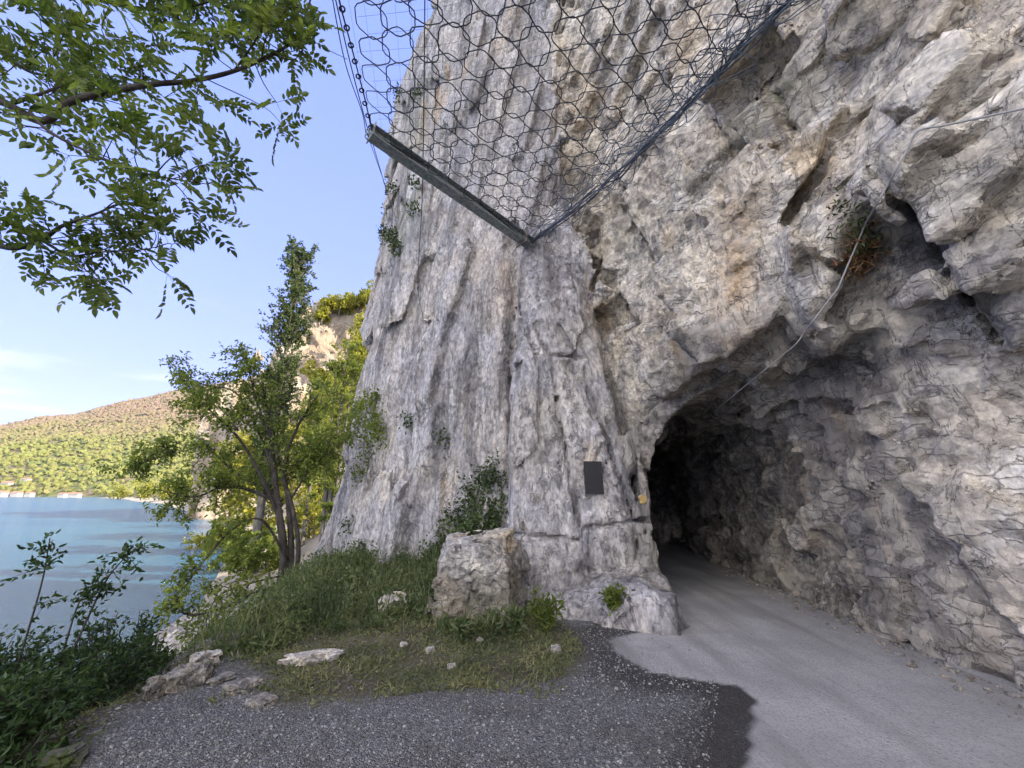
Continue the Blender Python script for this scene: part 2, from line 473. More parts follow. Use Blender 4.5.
def disp_pillar(x, y, z):                # the buttress itself is tight, squared rock
    wx, wy, wz = wobble(x, y, z, .04)
    lx = wx * math.cos(B9) + wz * math.sin(B9); lz = -wx * math.sin(B9) + wz * math.cos(B9)
    return .06 * fbm(x * .5, y * .5, z * .5, 2, 0) + .12 * facets(lx * .9, wy * .9, lz * .5, 7, .9, .4, .0) + .06 * facets(lx * 2.2, wy * 2.2, lz * 1.5, 1, 1, .4, .0) \
        + .02 * facets(lx * 5.5, wy * 5.5, lz * 4, 2, 1.2, .3, .1)
# upright gullies of the left face, as (x, z, half width, depth) lines
GULLIES = [([tuple(atY(px, py, Y)[[0, 2]]) for px, py, Y in L], w, dpt) for L, w, dpt in [
    ([(505, 420, 7.9), (522, 340, 8.3), (532, 250, 8.6), (545, 150, 9), (556, 0, 9.4)], .10, .30),
    ([(470, 330, 9.0), (478, 230, 9.4), (486, 130, 9.8), (500, 0, 10.2)], .16, .28),
    ([(405, 210, 11.5), (418, 280, 11), (425, 312, 10.7)], .09, .25),
    ([(445, 230, 10), (425, 330, 10.4), (392, 430, 10.8), (372, 540, 11)], .14, .22),
    ([(410, 450, 10), (396, 520, 10.2), (376, 600, 10.5)], .09, .2),
    ([(430, 0, 12), (428, 120, 11.5), (436, 220, 10.8)], .2, .3)]]
# marked features of the face over the tunnel: long cracks and undercut ledges, as (along the face, z) lines
FA, FD, FN = np.array([2.0, 8.0]), np.array([.4626, -.8866]), np.array([-.8866, -.4626])
def on_face(px, py):
    d = ray(px, py); t = (FA @ FN + .3) / (d[0] * FN[0] + d[1] * FN[1]); q = np.array([0, 0, CAMH]) + d * t
    return ((q[:2] - FA) @ FD, q[2])
FCRACK = [([on_face(*q) for q in L], w, a) for L, w, a in [([(838, 138), (880, 108), (925, 70), (968, 38), (1015, 6)], .035, .16), ([(700, 60), (712, 120), (735, 165), (742, 230)], .05, .14), ([(905, 170), (945, 250), (1000, 340)], .035, .14),
    ([(650, 250), (668, 300), (660, 345)], .05, .16), ([(780, 20), (770, 80), (790, 130)], .05, .15), ([(965, 160), (1030, 120)], .03, .14), ([(955, 200), (1030, 150)], .03, .12), ([(610, 170), (640, 260)], .06, .16)]]
FLEDGE = [([on_face(*q) for q in L], a, h) for L, a, h in [([(735, 214), (765, 190), (795, 178), (820, 150)], .34, .55), ([(762, 292), (790, 272), (832, 276)], .30, .45), ([(925, 326), (975, 318), (1040, 285)], .30, .5),
    ([(640, 405), (680, 378), (730, 362), (800, 362), (870, 372), (940, 410)], .42, .45), ([(650, 340), (700, 318), (760, 312), (830, 318)], .22, .35), ([(690, 135), (715, 108), (750, 66)], .28, .6), ([(858, 238), (880, 224), (915, 228), (960, 262)], .26, .4), ([(620, 320), (655, 300), (690, 262)], .22, .5),
    ([(900, 150), (960, 120), (1040, 105)], .2, .35), ([(800, 60), (850, 45), (900, 20)], .24, .6), ([(870, 420), (930, 440), (1000, 500)], .18, .4)]]
def face_marks(x, y, z):
    u = (x - FA[0]) * FD[0] + (y - FA[1]) * FD[1]; u = u + .07 * vnoise(x * 3, y * 3, z * 3, 2); w = z + .07 * vnoise(x * 3, y * 3, z * 3 + 9, 5); d = np.zeros(x.shape, F)
    for L, wd, a in FCRACK: d = d - 1.3 * a * np.exp(-(seg_dist(u, w, L) / wd) ** 2)
    for L, a, h in FLEDGE:
        us = np.array([q[0] for q in L]); zs = np.array([q[1] for q in L]); o = np.argsort(us)
        dz = w - np.interp(u, us[o], zs[o]); wx = sstep(us.min() - .15, us.min() + .2, u) * sstep(us.max() + .15, us.max() - .2, u)
        d = d + 1.5 * a * wx * np.where(dz > 0, np.exp(-np.maximum(dz, 0) / h), -.35 * np.exp(np.minimum(dz, 0) / .12)) * sstep(-.03, .03, dz + .03 * (dz > 0))
    return d
def where_eval(fn, w, x, y, z):
    out = np.zeros(x.shape, F); m = w > .002
    if m.any(): out[m] = fn(x[m], y[m], z[m])
    return out * w
def rotm(ax, deg):
    a = math.radians(deg); c, n = math.cos(a), math.sin(a)
    return np.array({'y': [[c, 0, n], [0, 1, 0], [-n, 0, c]], 'z': [[c, n, 0], [-n, c, 0], [0, 0, 1]], 'x': [[1, 0, 0], [0, c, n], [0, -n, c]]}[ax])
def c_right(x, y, z):
    return mass_sdf(x, y, z) - .20 * fbm(x * .33, y * .33, z * .33, 2, 0) - .22 * facets(x * .6, y * .7, z * .7, 1, 1.1, .5, 0) - face_marks(x, y, z)
def c_left(x, y, z):
    wx, wy, wz = wobble(x, y, z); lx = wx * math.cos(B18) + wz * math.sin(B18); lz = -wx * math.sin(B18) + wz * math.cos(B18)
    u = x + .09 * vnoise(x * 2.2, y, z * 1.2, 6); e = np.zeros(u.shape, F)
    for L, wd, dpt in GULLIES: e = np.maximum(e, dpt * np.exp(-(seg_dist(u, z, L) / wd) ** 2) * (x < 1.4))
    return mass_sdf(x, y, z) - .20 * fbm(x * .33, y * .33, z * .33, 2, 0) - .34 * fbm(lx * .8, wy * .8, lz * .13, 3, 2) - .14 * facets(lx * .9, wy * .9, lz * .25, 3, 1.1, .5, 0) + e
def c_wall(x, y, z): return mass_sdf(x, y, z) - .10 * fbm(x * .4, y * .4, z * .4, 2, 0) - .10 * facets(x * .9, y * .9, z * 1.1, 6, 1.1, .5, 0)
def c_bore(x, y, z): return -tun_sdf(x, y, z) - .10 * fbm(x * .4, y * .4, z * .4, 2, 0) - .10 * facets(x * .9, y * .9, z * 1.1, 6, 1.1, .5, 0)
def joints(nrm, roll, tilt=0, turn=0):
    """three joint directions: along the face, up it (rolled to the dip of the beds), and out of it (turned and tilted off the face a little)"""
    n = np.array([*nrm, 0.]) / np.hypot(*nrm); ca, sa = math.cos(math.radians(turn)), math.sin(math.radians(turn)); n = np.array([n[0] * ca - n[1] * sa, n[0] * sa + n[1] * ca, math.tan(math.radians(tilt))]); n /= np.linalg.norm(n)
    u = np.cross([0, 0, 1.], n); u /= np.linalg.norm(u); w = np.cross(n, u); c, q = math.cos(math.radians(roll)), math.sin(math.radians(roll))
    return np.stack([c * u + q * w, -q * u + c * w, n])
_lo, _hi = (.8, .5, -1), (7.6, 10.5, 19)
J1 = joints((-.8866, -.4626), 24, -12, 14); J2 = joints((-.8866, -.4626), 30, 10, -12)
BR1 = Blocks(c_right, J1, (1.05, .70, .42), _lo, _hi, 3, .17, .30)
BR2 = Blocks(c_right, J2, (.62, .42, .26), _lo, _hi, 4, .11, .28)
JL = joints((-.69, -.73), -14, 3, 12)
BL1 = Blocks(c_left, JL, (.50, 2.3, .24), (-7.5, 5.5, -2.5), (3.2, 16, 26), 5, .05, .45)
JW = joints((-1, -.1), 28, -8, 8)
BW = Blocks(c_wall, JW, (.60, .42, .18), (2.0, .5, -1), (6.2, 9, 5), 7, .035, .5)
BT = Blocks(c_bore, JW, (.60, .42, .20), (1.6, 1.5, -1), (8.5, 17, 5.2), 8, .04, .5)
def sel(fn, w, x, y, z, alt):
    out = alt.copy(); m = w > .002
    if m.any(): out[m] = fn(x[m], y[m], z[m])
    return out
def full_sdf(x, y, z):
    x = x.astype(F); y = y.astype(F); z = z.astype(F)
    sh = x.shape
    m, t = mass_sdf(x, y, z), tun_sdf(x, y, z)
    hid = (z > 27) | (y < -1.2) | (y > 15.8) | ((x > 2) & (y > 9)) | (x > 7.5)
    near = ((np.abs(m) < 1.2) & ~hid).astype(F)
    nt = ((np.abs(t) < .8) & (y > 2) & (y < 17) & (z < 5)).astype(F)
    xr = np.maximum(2.3 - 0.125 * np.maximum(z, 0), 1.05)
    R = sstep(-.05, .35, x - xr)
    pz = sstep(.55, .1, np.abs(pil_sdf(x, y, z))) * sstep(.5, -.05, x - xr) * sstep(-.5, 0.05, x) * sstep(9.5, 6, z) * (1 - R)
    lw = sstep(2.6, 1.4, z) * R
    # small displaced point so that block faces are not ruler-flat
    k = .008; vx = x + k * vnoise(x * 6, y * 6, z * 6, 1); vy = y + k * vnoise(x * 6 + 9, y * 6, z * 6, 2); vz = z + k * vnoise(x * 6, y * 6 + 5, z * 6, 3)
    low = m - .22 * fbm(x * .33, y * .33, z * .33, 2, 0)
    wx, wy, wz = wobble(x, y, z, .04); rx = wx * math.cos(A32) + wz * math.sin(A32); rz = -wx * math.sin(A32) + wz * math.cos(A32); lx = wx * math.cos(B18) + wz * math.sin(B18); lz = -wx * math.sin(B18) + wz * math.cos(B18)
    det = where_eval(lambda a, b, c: .06 * facets(a * 2.0, b * 2.0, c * 2.8, 4, 1.3, .3, .0) + .02 * facets(a * 5.5, b * 5.5, c * 7, 6, 1.4, .2, .0), np.maximum(near * R, nt), rx, wy, rz)
    detl = where_eval(lambda a, b, c: .09 * facets(a * 2.0, b * 2.0, c * .5, 5, 1.2, .4, .1) + .03 * facets(a * 5, b * 5, c * 1.5, 6, 1.3, .3, .1), near * (1 - R) * (1 - pz), lx, wy, lz)
    wR = near * R * (1 - lw) * (z < 18.5); sB = sstep(-.03, -.01, fbm(x * .45, y * .45, z * .45, 2, 5))
    mR = sel(BR2, wR * (1 - sB), vx, vy, vz, low) * (1 - sB) + sel(BR1, wR * sB, vx, vy, vz, low) * sB - det
    mW = sel(BW, near * lw, vx, vy, vz, low) - .65 * det
    mL = sel(BL1, near * (1 - R) * (1 - pz), vx, vy, vz, low) - detl
    mP = m - where_eval(disp_pillar, near * pz, x, y, z)
    f = (mL * (1 - pz) + mP * pz) * (1 - R) + (mR * (1 - lw) + mW * lw) * np.where(R > 0, 1, 0) * R
    f = f - hid * .5 * fbm(x * .3, y * .3, z * .3, 2, 0)
    cr = np.zeros(sh, F); mc = (near > 0) & (R > .5) & (x > 1.2) & (x < 5.2)
    if mc.any():
        u = (x[mc] - FA[0]) * FD[0] + (y[mc] - FA[1]) * FD[1] + .05 * vnoise(x[mc] * 5, y[mc] * 5, z[mc] * 5, 2); w = z[mc] + .05 * vnoise(x[mc] * 5, y[mc] * 5, z[mc] * 5 + 9, 5); e = np.zeros(u.shape, F)
        for L, wd, a in FCRACK: e = np.maximum(e, .20 * np.exp(-(seg_dist(u, w, L) / .035) ** 2))
        cr[mc] = e
    mc = (near > 0) & (pz > .2)
    if mc.any():
        u = x[mc]; v = y[mc]; w = z[mc]
        u2 = u + .03 * vnoise(u * 7, v, w * 7, 4); w2 = w + .03 * vnoise(u * 7, v + 3, w * 7, 5); e = np.zeros(u.shape, F)
        for c in CRACKS: e = np.maximum(e, .13 * np.exp(-(seg_dist(u2, w2, c) / .032) ** 2))
        cr[mc] = e
    bore = sel(BT, nt, vx, vy, vz, -t) - det
    wj = np.maximum(sstep(.2, -.3, x - tun_c(y)), .12 * sstep(2.4, 3.0, z)) * sstep(9, 7.8, y)      # trimmed jamb and brow at the mouth
    bore = bore * (1 - wj) + (-t - .35 * det) * wj
    fine = where_eval(lambda a, b, c: .012 * fbm(a * 9, b * 9, c * 9, 2, 1), np.maximum(near, nt), x, y, z)
    f = smax(f + cr, bore, .03) - fine
    l = ledge_sdf(x, y, z); nl = (np.abs(l) < .5).astype(F)
    l = l - where_eval(lambda a, b, c: .07 * facets(a * 1.6, b * 1.6, c * 3, 3, .8, .8, .1) + .04 * facets(a * 4, b * 4, c * 6, 4, 1, .7, .1) + .015 * fbm(a * 9, b * 9, c * 9, 2, 3), nl, x, y, z)
    return smin(f, l, .04)

def cliff_build():
    gx = nodes([(-8.6, -1.6, .08, .05), (-1.6, 1.2, .045, .042), (1.2, 5.4, .042, .042), (5.4, 9, .05, .35), (9, 70, .35, 3)])
    gy = nodes([(-50, -6, 3, .6), (-6, 1.5, .6, .07), (1.5, 2.6, .06, .042), (2.6, 8.6, .042, .042), (8.6, 16.5, .045, .085), (16.5, 34, .12, .4)])
    gz = nodes([(-3.6, -.2, .2, .06), (-.2, 6, .042, .042), (6, 11, .045, .07), (11, 25, .08, .16), (25, 60, .3, 3)])
    P, Q = iso_surface(base_sdf, full_sdf, gx, gy, gz, 1.15)
    return main_piece(P, Q)
CP_, CQ_ = cliff_build()
TC = round(time.time() - T0, 1)

def rock_material(name, tone=1.2, region=True, scale=1.0, left=False):
    k = NT(name)
    q = scale
    v = k.coord((q, q, q)); vs_ = k.coord((1.6 * q, 1.6 * q, .15 * q), (0, math.radians(-6), 0)); vb = k.coord((q, q, 1.6 * q), (0, math.radians(-30), 0))
    wn = k.n.new('ShaderNodeTexNoise'); wn.inputs['Scale'].default_value = 5; wn.inputs['Detail'].default_value = 4; k.l.new(v, wn.inputs['Vector'])
    def warp(vec, amt):
        a = k.n.new('ShaderNodeVectorMath'); a.operation = 'MULTIPLY_ADD'; k.l.new(wn.outputs['Color'], a.inputs[0]); a.inputs[1].default_value = (amt,) * 3; k.l.new(vec, a.inputs[2]); return a.outputs[0]
    def chips(vec, sc):
        """every chip of rock is a little plane of its own: (height, chip value)"""
        t = k.n.new('ShaderNodeTexVoronoi'); t.inputs['Scale'].default_value = sc; k.l.new(vec, t.inputs['Vector'])
        d = k.n.new('ShaderNodeVectorMath'); d.operation = 'SUBTRACT'; k.l.new(vec, d.inputs[0]); k.l.new(t.outputs['Position'], d.inputs[1])
        e = k.n.new('ShaderNodeVectorMath'); e.operation = 'SUBTRACT'; k.l.new(t.outputs['Color'], e.inputs[0]); e.inputs[1].default_value = (.5, .5, .5)
        f = k.n.new('ShaderNodeVectorMath'); f.operation = 'DOT_PRODUCT'; k.l.new(d.outputs[0], f.inputs[0]); k.l.new(e.outputs[0], f.inputs[1])
        r = k.sep(t.outputs['Color'])[0]
        return k.math('MULTIPLY_ADD', f.outputs['Value'], 2.2 * sc, k.math('MULTIPLY', r, .8)), r
    if left:
        vl = k.coord((q, q, .30 * q), (0, math.radians(-14), 0)); h1, r1 = chips(warp(vl, .08), 3.4); h2, r2 = chips(warp(k.coord((q, q, .5 * q), (0, math.radians(-16), 0)), .04), 10.0); vb = k.coord((q, q, .34 * q), (0, math.radians(-15), 0))
    else:
        h1, r1 = chips(warp(vb, .10), 3.2); h2, r2 = chips(warp(k.coord((q, q, 1.25 * q), (0, math.radians(-18), 0)), .05), 9.0)
    big = k.noise(v, .5, 4, .6, .6); mid = k.noise(vb if left else v, 2.2, 6, .65, .4); fine = k.noise(k.coord((q, q, .6 * q)) if left else v, 13, 6, .72, .2)
    streak = k.noise(vs_, 1.3, 5, .62, .3); bed = k.noise(vb, 2.6, 6, .68, 1.0)
    T = lambda *c: tuple(x * tone for x in c)
    grey, warm, pale, dark = T(.385, .37, .35), T(.47, .415, .33), T(.61, .575, .505), T(.13, .125, .125)
    wf = k.ramp(big, .40, .60)
    if left: grey, pale = T(.37, .362, .372), T(.565, .55, .53)
    if region:
        st = k.attr('stain_shade', 'Color'); s = k.sep(st); right = k.attr('stain_shade', 'Alpha')
        wf = k.math('MULTIPLY', wf, k.math('MULTIPLY_ADD', right, .55, .45))
        c = k.mix(right, grey, T(.47, .43, .36)); c = k.mix(wf, c, warm)
    else: c = k.mix(wf, grey, warm)
    c = k.mix(k.math('MULTIPLY', k.ramp(mid, .50, .66), .5 if left else .85), c, pale)
    c = k.mix(k.math('MULTIPLY', k.ramp(streak, .50, .64), .72 if left else .60), c, dark)
    c = k.mix(k.math('MULTIPLY', k.ramp(bed, .56, .68), .35 if left else .55), c, T(.17, .155, .135))
    och = k.noise(k.coord((1.2 * q, 1.2 * q, .3 * q), loc=(3, 1, 7)), .9, 4, .6, .5)
    c = k.mix(k.math('MULTIPLY', k.ramp(och, .58, .72), .6), c, T(.41, .30, .17))
    if region:
        c = k.mix(k.math('MULTIPLY', s[0], k.ramp(mid, .3, .55)), c, (.40, .25, .11))
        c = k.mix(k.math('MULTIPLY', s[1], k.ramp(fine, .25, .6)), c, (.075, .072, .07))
        c = k.mix(k.math('MULTIPLY', s[2], k.ramp(fine, .40, .6)), c, (.085, .11, .04))
    # each chip and grain has its own value
    c = k.mix(.85, c, k.mix(r1, (.80, .80, .82), (1.30, 1.28, 1.24)), 'MULTIPLY')
    c = k.mix(.65, c, k.mix(r2, (.82, .82, .83), (1.26, 1.25, 1.22)), 'MULTIPLY')
    c = k.mix(.75, c, k.mix(k.ramp(fine, .3, .72), (.45, .45, .46), (1.4, 1.38, 1.34)), 'MULTIPLY')
    fr = k.n.new('ShaderNodeTexVoronoi'); fr.feature = 'DISTANCE_TO_EDGE'; fr.inputs['Scale'].default_value = 3.2; k.l.new(warp(vl if left else k.coord((.7 * q, .7 * q, 2.3 * q), (math.radians(12), math.radians(-27), 0)), .34), fr.inputs['Vector'])
    fr2 = k.n.new('ShaderNodeTexVoronoi'); fr2.feature = 'DISTANCE_TO_EDGE'; fr2.inputs['Scale'].default_value = 9.0; k.l.new(warp(vl if left else k.coord((.6 * q, .9 * q, 1.6 * q), (math.radians(-20), math.radians(-34), 0)), .22), fr2.inputs['Vector'])
    frm = k.math('MULTIPLY', k.ramp(fr.outputs['Distance'], 0, .06, 1, 0), k.ramp(mid, .47, .60)); frm2 = k.math('MULTIPLY', k.ramp(fr2.outputs['Distance'], 0, .10, 1, 0), k.ramp(bed, .48, .62))
    c = k.mix(k.math('MULTIPLY', frm, .35 if left else .32), c, T(.085, .078, .07))
    c = k.mix(k.math('MULTIPLY', frm2, .22 if left else .22), c, T(.12, .11, .10))
    crk = k.noise(k.coord((q, q, .45 * q), (0, math.radians(-15), 0)), 2.3, 6, .62, 1.6)
    crm = k.ramp(k.math('ABSOLUTE', k.math('SUBTRACT', crk, .5)), .0, .010, 1, 0)
    c = k.mix(k.math('MULTIPLY', crm, .55), c, T(.07, .065, .06))
    n = k.bump(h1, (.05 if left else .07) / q, 1.0)
    n = k.bump(k.math('SUBTRACT', h2, k.math('MULTIPLY', frm, .8)), .026 / q, 1.0, n)
    n = k.bump(k.math('SUBTRACT', k.noise(v, 30, 5, .72), k.math('MULTIPLY', crm, .8)), .022 / q, .8, n)
    return k.done(c, .92, n, spec=.25)
ROCK = rock_material('limestone')
def gauss3(P, c, r):
    d = (P - np.asarray(c)) / np.asarray(r); return np.exp(-(d * d).sum(1))
d_ = CP_ - np.array([0, 0, CAMH]); dep = d_[:, 1] * CP + d_[:, 2] * SP
PXV = np.where(dep > .2, 512 + FPX * d_[:, 0] / np.maximum(dep, .2), -999); PYV = np.where(dep > .2, 384 - FPX * (d_[:, 2] * CP - d_[:, 1] * SP) / np.maximum(dep, .2), -999)
def cliff_s(px, py, r=5):
    m = (np.abs(PXV - px) < r) & (np.abs(PYV - py) < r) & (dep > 1)
    return float(dep[m].min()) if m.any() else 9.0
def on_cliff(px, py, off=.05, r=5): return atS(px, py, cliff_s(px, py, r) - off)
stain_shade = np.zeros((len(CP_), 4), F); stain_shade[:, 3] = sstep(-.1, .5, CP_[:, 0] - np.maximum(2.3 - 0.125 * np.maximum(CP_[:, 2], 0), 1.05))
_tn = tun_sdf(CP_[:, 0], CP_[:, 1], CP_[:, 2])
_n = fbm(CP_[:, 0] * .8, CP_[:, 1] * .8, CP_[:, 2] * .5, 4, 3); _m = fbm(CP_[:, 0] * 2.4, CP_[:, 1] * 2.4, CP_[:, 2] * 1.6, 4, 6)
stain_shade[:, 1] = .95 * sstep(.6, .1, np.abs(_tn)) * sstep(2.2, 5.4, CP_[:, 1] - .25 * CP_[:, 2] + .8 * _n) * np.clip(.85 + .7 * _n, 0, 1)        # darker rock of the bore, with the tunnel's shade painted in
for px, py, r, ch, a in [(740, 215, (.16, .4, .9), 0, .75), (738, 275, (.18, .4, .9), 0, .75), (732, 325, (.18, .4, .5), 0, .6), (560, 300, (.18, 1, .9), 0, .4), (500, 270, (.5, 1, .9), 0, .5), (690, 30, (.3, .6, .5), 0, .5), (850, 60, (.5, .6, .6), 0, .45), (590, 90, (.4, .8, .9), 0, .5),
        (925, 260, (.4, .6, .40), 1, 1.5), (890, 245, (.3, .5, .2), 1, .9), (965, 300, (.3, .5, .3), 1, .7), (780, 110, (.35, .6, .5), 2, .7), (765, 85, (.3, .6, .5), 1, 1.2), (780, 200, (.3, .5, .12), 1, .7), (640, 130, (.3, .8, 1.0), 1, .55), (620, 220, (.25, .8, 1.0), 1, .6),
        (590, 230, (.2, .8, 1.6), 1, .7), (470, 100, (.5, 2, 3.0), 1, .6), (415, 120, (.6, 2, 2.5), 2, .7), (400, 215, (.7, 2, 1.2), 2, .8), (530, 60, (.3, 2, 3), 1, .5), (985, 200, (.5, .6, .35), 1, .6), (1000, 130, (.5, .6, .2), 1, .6),
        (690, 350, (.5, .6, .30), 1, 1.2), (760, 360, (.5, .6, .30), 1, 1.3), (840, 365, (.5, .6, .35), 1, 1.3), (910, 385, (.4, .5, .3), 1, .8), (960, 350, (.4, .5, .3), 1, .6), (645, 355, (.25, .8, .3), 1, .7), (655, 520, (.15, .5, .8), 1, .4), (720, 420, (.4, .6, .3), 1, .9), (800, 430, (.5, .6, .3), 1, .5)]:
    g = gauss3(CP_, on_cliff(px, py, 0, 6), np.array(r) * 1.15) * np.clip(.65 + .9 * _n + .9 * _m, 0, 1.1)
    stain_shade[:, ch] = np.minimum(np.maximum(stain_shade[:, ch], a * g), 1)
ROCK_L = rock_material('fluted limestone', .98, True, 1.0, True)
cliff = mesh_np('cliff', CP_, CQ_, ROCK, smooth=False, attrs={'stain_shade': stain_shade})
cliff.data.materials.append(ROCK_L)
_rt = stain_shade[:, 3] + .25 * fbm(CP_[:, 0] * 1.5, CP_[:, 1] * 1.5, CP_[:, 2] * 1.5, 2, 2)
_mi = (_rt[CQ_].mean(1) < .4).astype(np.int32)
if len(cliff.data.polygons) == len(_mi): cliff.data.polygons.foreach_set('material_index', _mi)
tag(cliff, 'tall grey limestone cliff pierced by the tunnel', 'cliff', kind='structure')
# ------------------------------------------------------------------ ground, lake, hill, far rock
LAKE = -2.4
WL_Y = [-3000, -60, 0, 4, 9, 12, 16.5, 49, 100, 196, 420, 640, 3000]; WL_X = [-8, -8, -8, -8.5, -9.5, -10.2, -11.6, -31, -78, -170, -420, -640, -900]
BE_Y = [-3000, -20, 3, 5, 7, 9, 11, 14, 20, 49, 100, 196, 640, 3000]; BE_X = [-3.3, -3.3, -3.35, -3.4, -3.6, -4.0, -4.3, -5.0, -8.0, -24, -66, -145, -560, -800]
def land_h(x, y):
    xw = np.interp(y, WL_Y, WL_X); xe = np.interp(y, BE_Y, BE_X)
    t = (x - xw) / (xe - xw)
    z = LAKE + np.where(t < 0, np.maximum(.22 * (x - xw), -9), 0) + .75 * np.clip(t / .55, 0, 1) + 1.65 * sstep(.50, 1.06, t)
    d = np.maximum(poly_sdf(x, y, MASS), 0)
    near = sstep(14.5, 12.5, y)
    z = z + .22 * np.exp(-d / .6) * sstep(1.2, -.6, x) * near * sstep(3, 5, y)
    z = z + .55 * np.exp(-(((x + .75) / .6) ** 2 + ((y - 8.1) / .8) ** 2)) * near
    beyond = sstep(14, 24, y)
    z = z + beyond * np.clip(.22 * (x - xe), 0, 9)
    rough = .02 * fbm(x * 1.1, y * 1.1, x * 0, 3, 1) + .010 * fbm(x * 6, y * 6, x * 0, 2, 2) * sstep(3.2, 1.5, x)
    bank = sstep(.35, .9, t) * sstep(1.35, 1.0, t)
    z = z + rough + bank * .16 * fbm(x * 1.5, y * 1.5, x * 0, 4, 3)
    return z
gx = nodes([(-4200, -300, 420, 24), (-300, -16, 24, .4), (-16, -5.5, .4, .06), (-5.5, 5.5, .05, .05), (5.5, 80, .3, 8), (80, 4200, 10, 420)])
gy = nodes([(-300, -8, 40, .5), (-8, 2, .5, .05), (2, 9.5, .045, .05), (9.5, 20, .06, .35), (20, 300, .4, 20), (300, 6000, 22, 420)])
GX, GY = np.meshgrid(gx, gy, indexing='ij')
GZ = land_h(GX, GY)
PATH = [tuple(atZ(px, py, 0)[:2]) for px, py in ((606, 640), (618, 652), (649, 671), (703, 682), (744, 688), (757, 702), (752, 736), (748, 768), (742, 900))] + [(.75, -60), (9, -60), (9, 20), (2.3, 20), (2.3, 6.4), (1.7, 5.6)]
GRASS = [tuple(atZ(px, py, 0)[:2]) for px, py in ((262, 700), (330, 705), (430, 690), (500, 688), (560, 678), (585, 650), (560, 622))] + [(.4, 7), (-.4, 9), (-5.4, 13), (-6.6, 12.5), (-5.2, 8.6), (-4.1, 6.6), (-3.0, 5.0)]
px_, py_ = GX.ravel(), GY.ravel()
xw_ = np.interp(py_, WL_Y, WL_X); xe_ = np.interp(py_, BE_Y, BE_X); t_ = (px_ - xw_) / (xe_ - xw_)
wob = .10 * fbm(px_ * 2.2, py_ * 2.2, px_ * 0, 4, 2); wob2 = .07 * fbm(px_ * 7, py_ * 7, px_ * 0, 3, 5)
pd = poly_sdf(px_, py_, PATH) + .35 * wob + wob2
gd = poly_sdf(px_, py_, GRASS) + 2.2 * wob
gm = np.zeros((len(px_), 4), F)
gm[:, 0] = np.maximum(sstep(.02, -.025, pd), sstep(-1.5, -3, py_) * sstep(-4.5, -3.5, px_))  # path, plus unseen pale ground added behind the camera to bounce sunlight
gm[:, 1] = np.maximum(sstep(.22, -.22, gd), sstep(.75, 1.0, t_) * sstep(3.9, 3.0, -px_ * 0 + np.abs(py_ - 2.6)) * sstep(1.16, 1.0, t_)) * (1 - gm[:, 0])
gm[:, 1] = np.maximum(gm[:, 1], sstep(13, 16, py_) * sstep(.9, 1.1, t_))
gm[:, 2] = sstep(1.0, .80, t_ + 1.2 * wob)
gm[:, 3] = sstep(.55, .05, np.abs(pd - .15) + 1.5 * wob) * (1 - gm[:, 0]) * sstep(-.6, -.1, px_) * (py_ < 6.5)
def ground_material():
    k = NT('ground'); v = k.coord()
    s = k.sep(k.attr('cover', 'Color')); damp = k.attr('cover', 'Alpha')
    st = k.vor(v, 85, out='Color'); stv = k.sep(st)[0]
    st2 = k.sep(k.vor(v, 52, out='Color'))[1]
    big = k.noise(v, 1.3, 6, .6); fine = k.noise(v, 60, 5, .7)
    grav = k.mix(stv, (.078, .076, .076), (.215, .21, .205))
    grav = k.mix(k.ramp(st2, .88, .94), grav, (.27, .26, .245))
    grav = k.mix(k.math('MULTIPLY', k.ramp(big, .45, .65), .5), grav, (.075, .066, .056))
    grav = k.mix(k.math('MULTIPLY', damp, .75), grav, (.036, .031, .029))
    path = k.mix(k.ramp(big, .35, .65), (.31, .298, .285), (.385, .372, .355))
    path = k.mix(k.math('MULTIPLY', k.ramp(stv, .72, .95), .5), path, (.17, .165, .155))
    path = k.mix(k.math('MULTIPLY', k.ramp(fine, .55, .7), .5), path, (.44, .43, .40))
    pn = k.noise(k.coord((1.6, .16, 1), (0, 0, math.radians(8))), 1.3, 7, .62)
    path = k.mix(k.math('MULTIPLY', k.ramp(pn, .46, .66), .6), path, (.20, .188, .172))
    soil = k.mix(k.ramp(big, .35, .65), (.085, .075, .045), (.12, .115, .055))
    soil = k.mix(k.ramp(st2, .8, .9), soil, (.16, .15, .13))
    beach = k.mix(stv, (.28, .24, .185), (.42, .37, .30))
    c = k.mix(s[2], grav, beach); c = k.mix(s[1], c, soil); c = k.mix(s[0], c, path)
    h = k.math('MULTIPLY', k.vor(v, 85), -1.0); hp = k.noise(v, 40, 8, .7)
    kx = k.n.new('ShaderNodeMix'); kx.data_type = 'FLOAT'; k.l.new(s[0], kx.inputs[0]); k.l.new(h, kx.inputs[2]); k.l.new(hp, kx.inputs[3])
    n = k.bump(kx.outputs[0], .025, .9)
    return k.done(c, .93, n, spec=.2)
GROUND = ground_material()
ii = np.arange(len(gx) - 1)[:, None] * len(gy) + np.arange(len(gy) - 1)[None]
gq = np.stack([ii, ii + len(gy), ii + len(gy) + 1, ii + 1], -1).reshape(-1, 4)
ground = mesh_np('ground', np.stack([px_, py_, GZ.ravel()], 1), gq, GROUND, smooth=True, attrs={'cover': gm})
tag(ground, kind='structure')
def lh(x, y): return land_h(np.atleast_1d(np.asarray(x, float)), np.atleast_1d(np.asarray(y, float)))

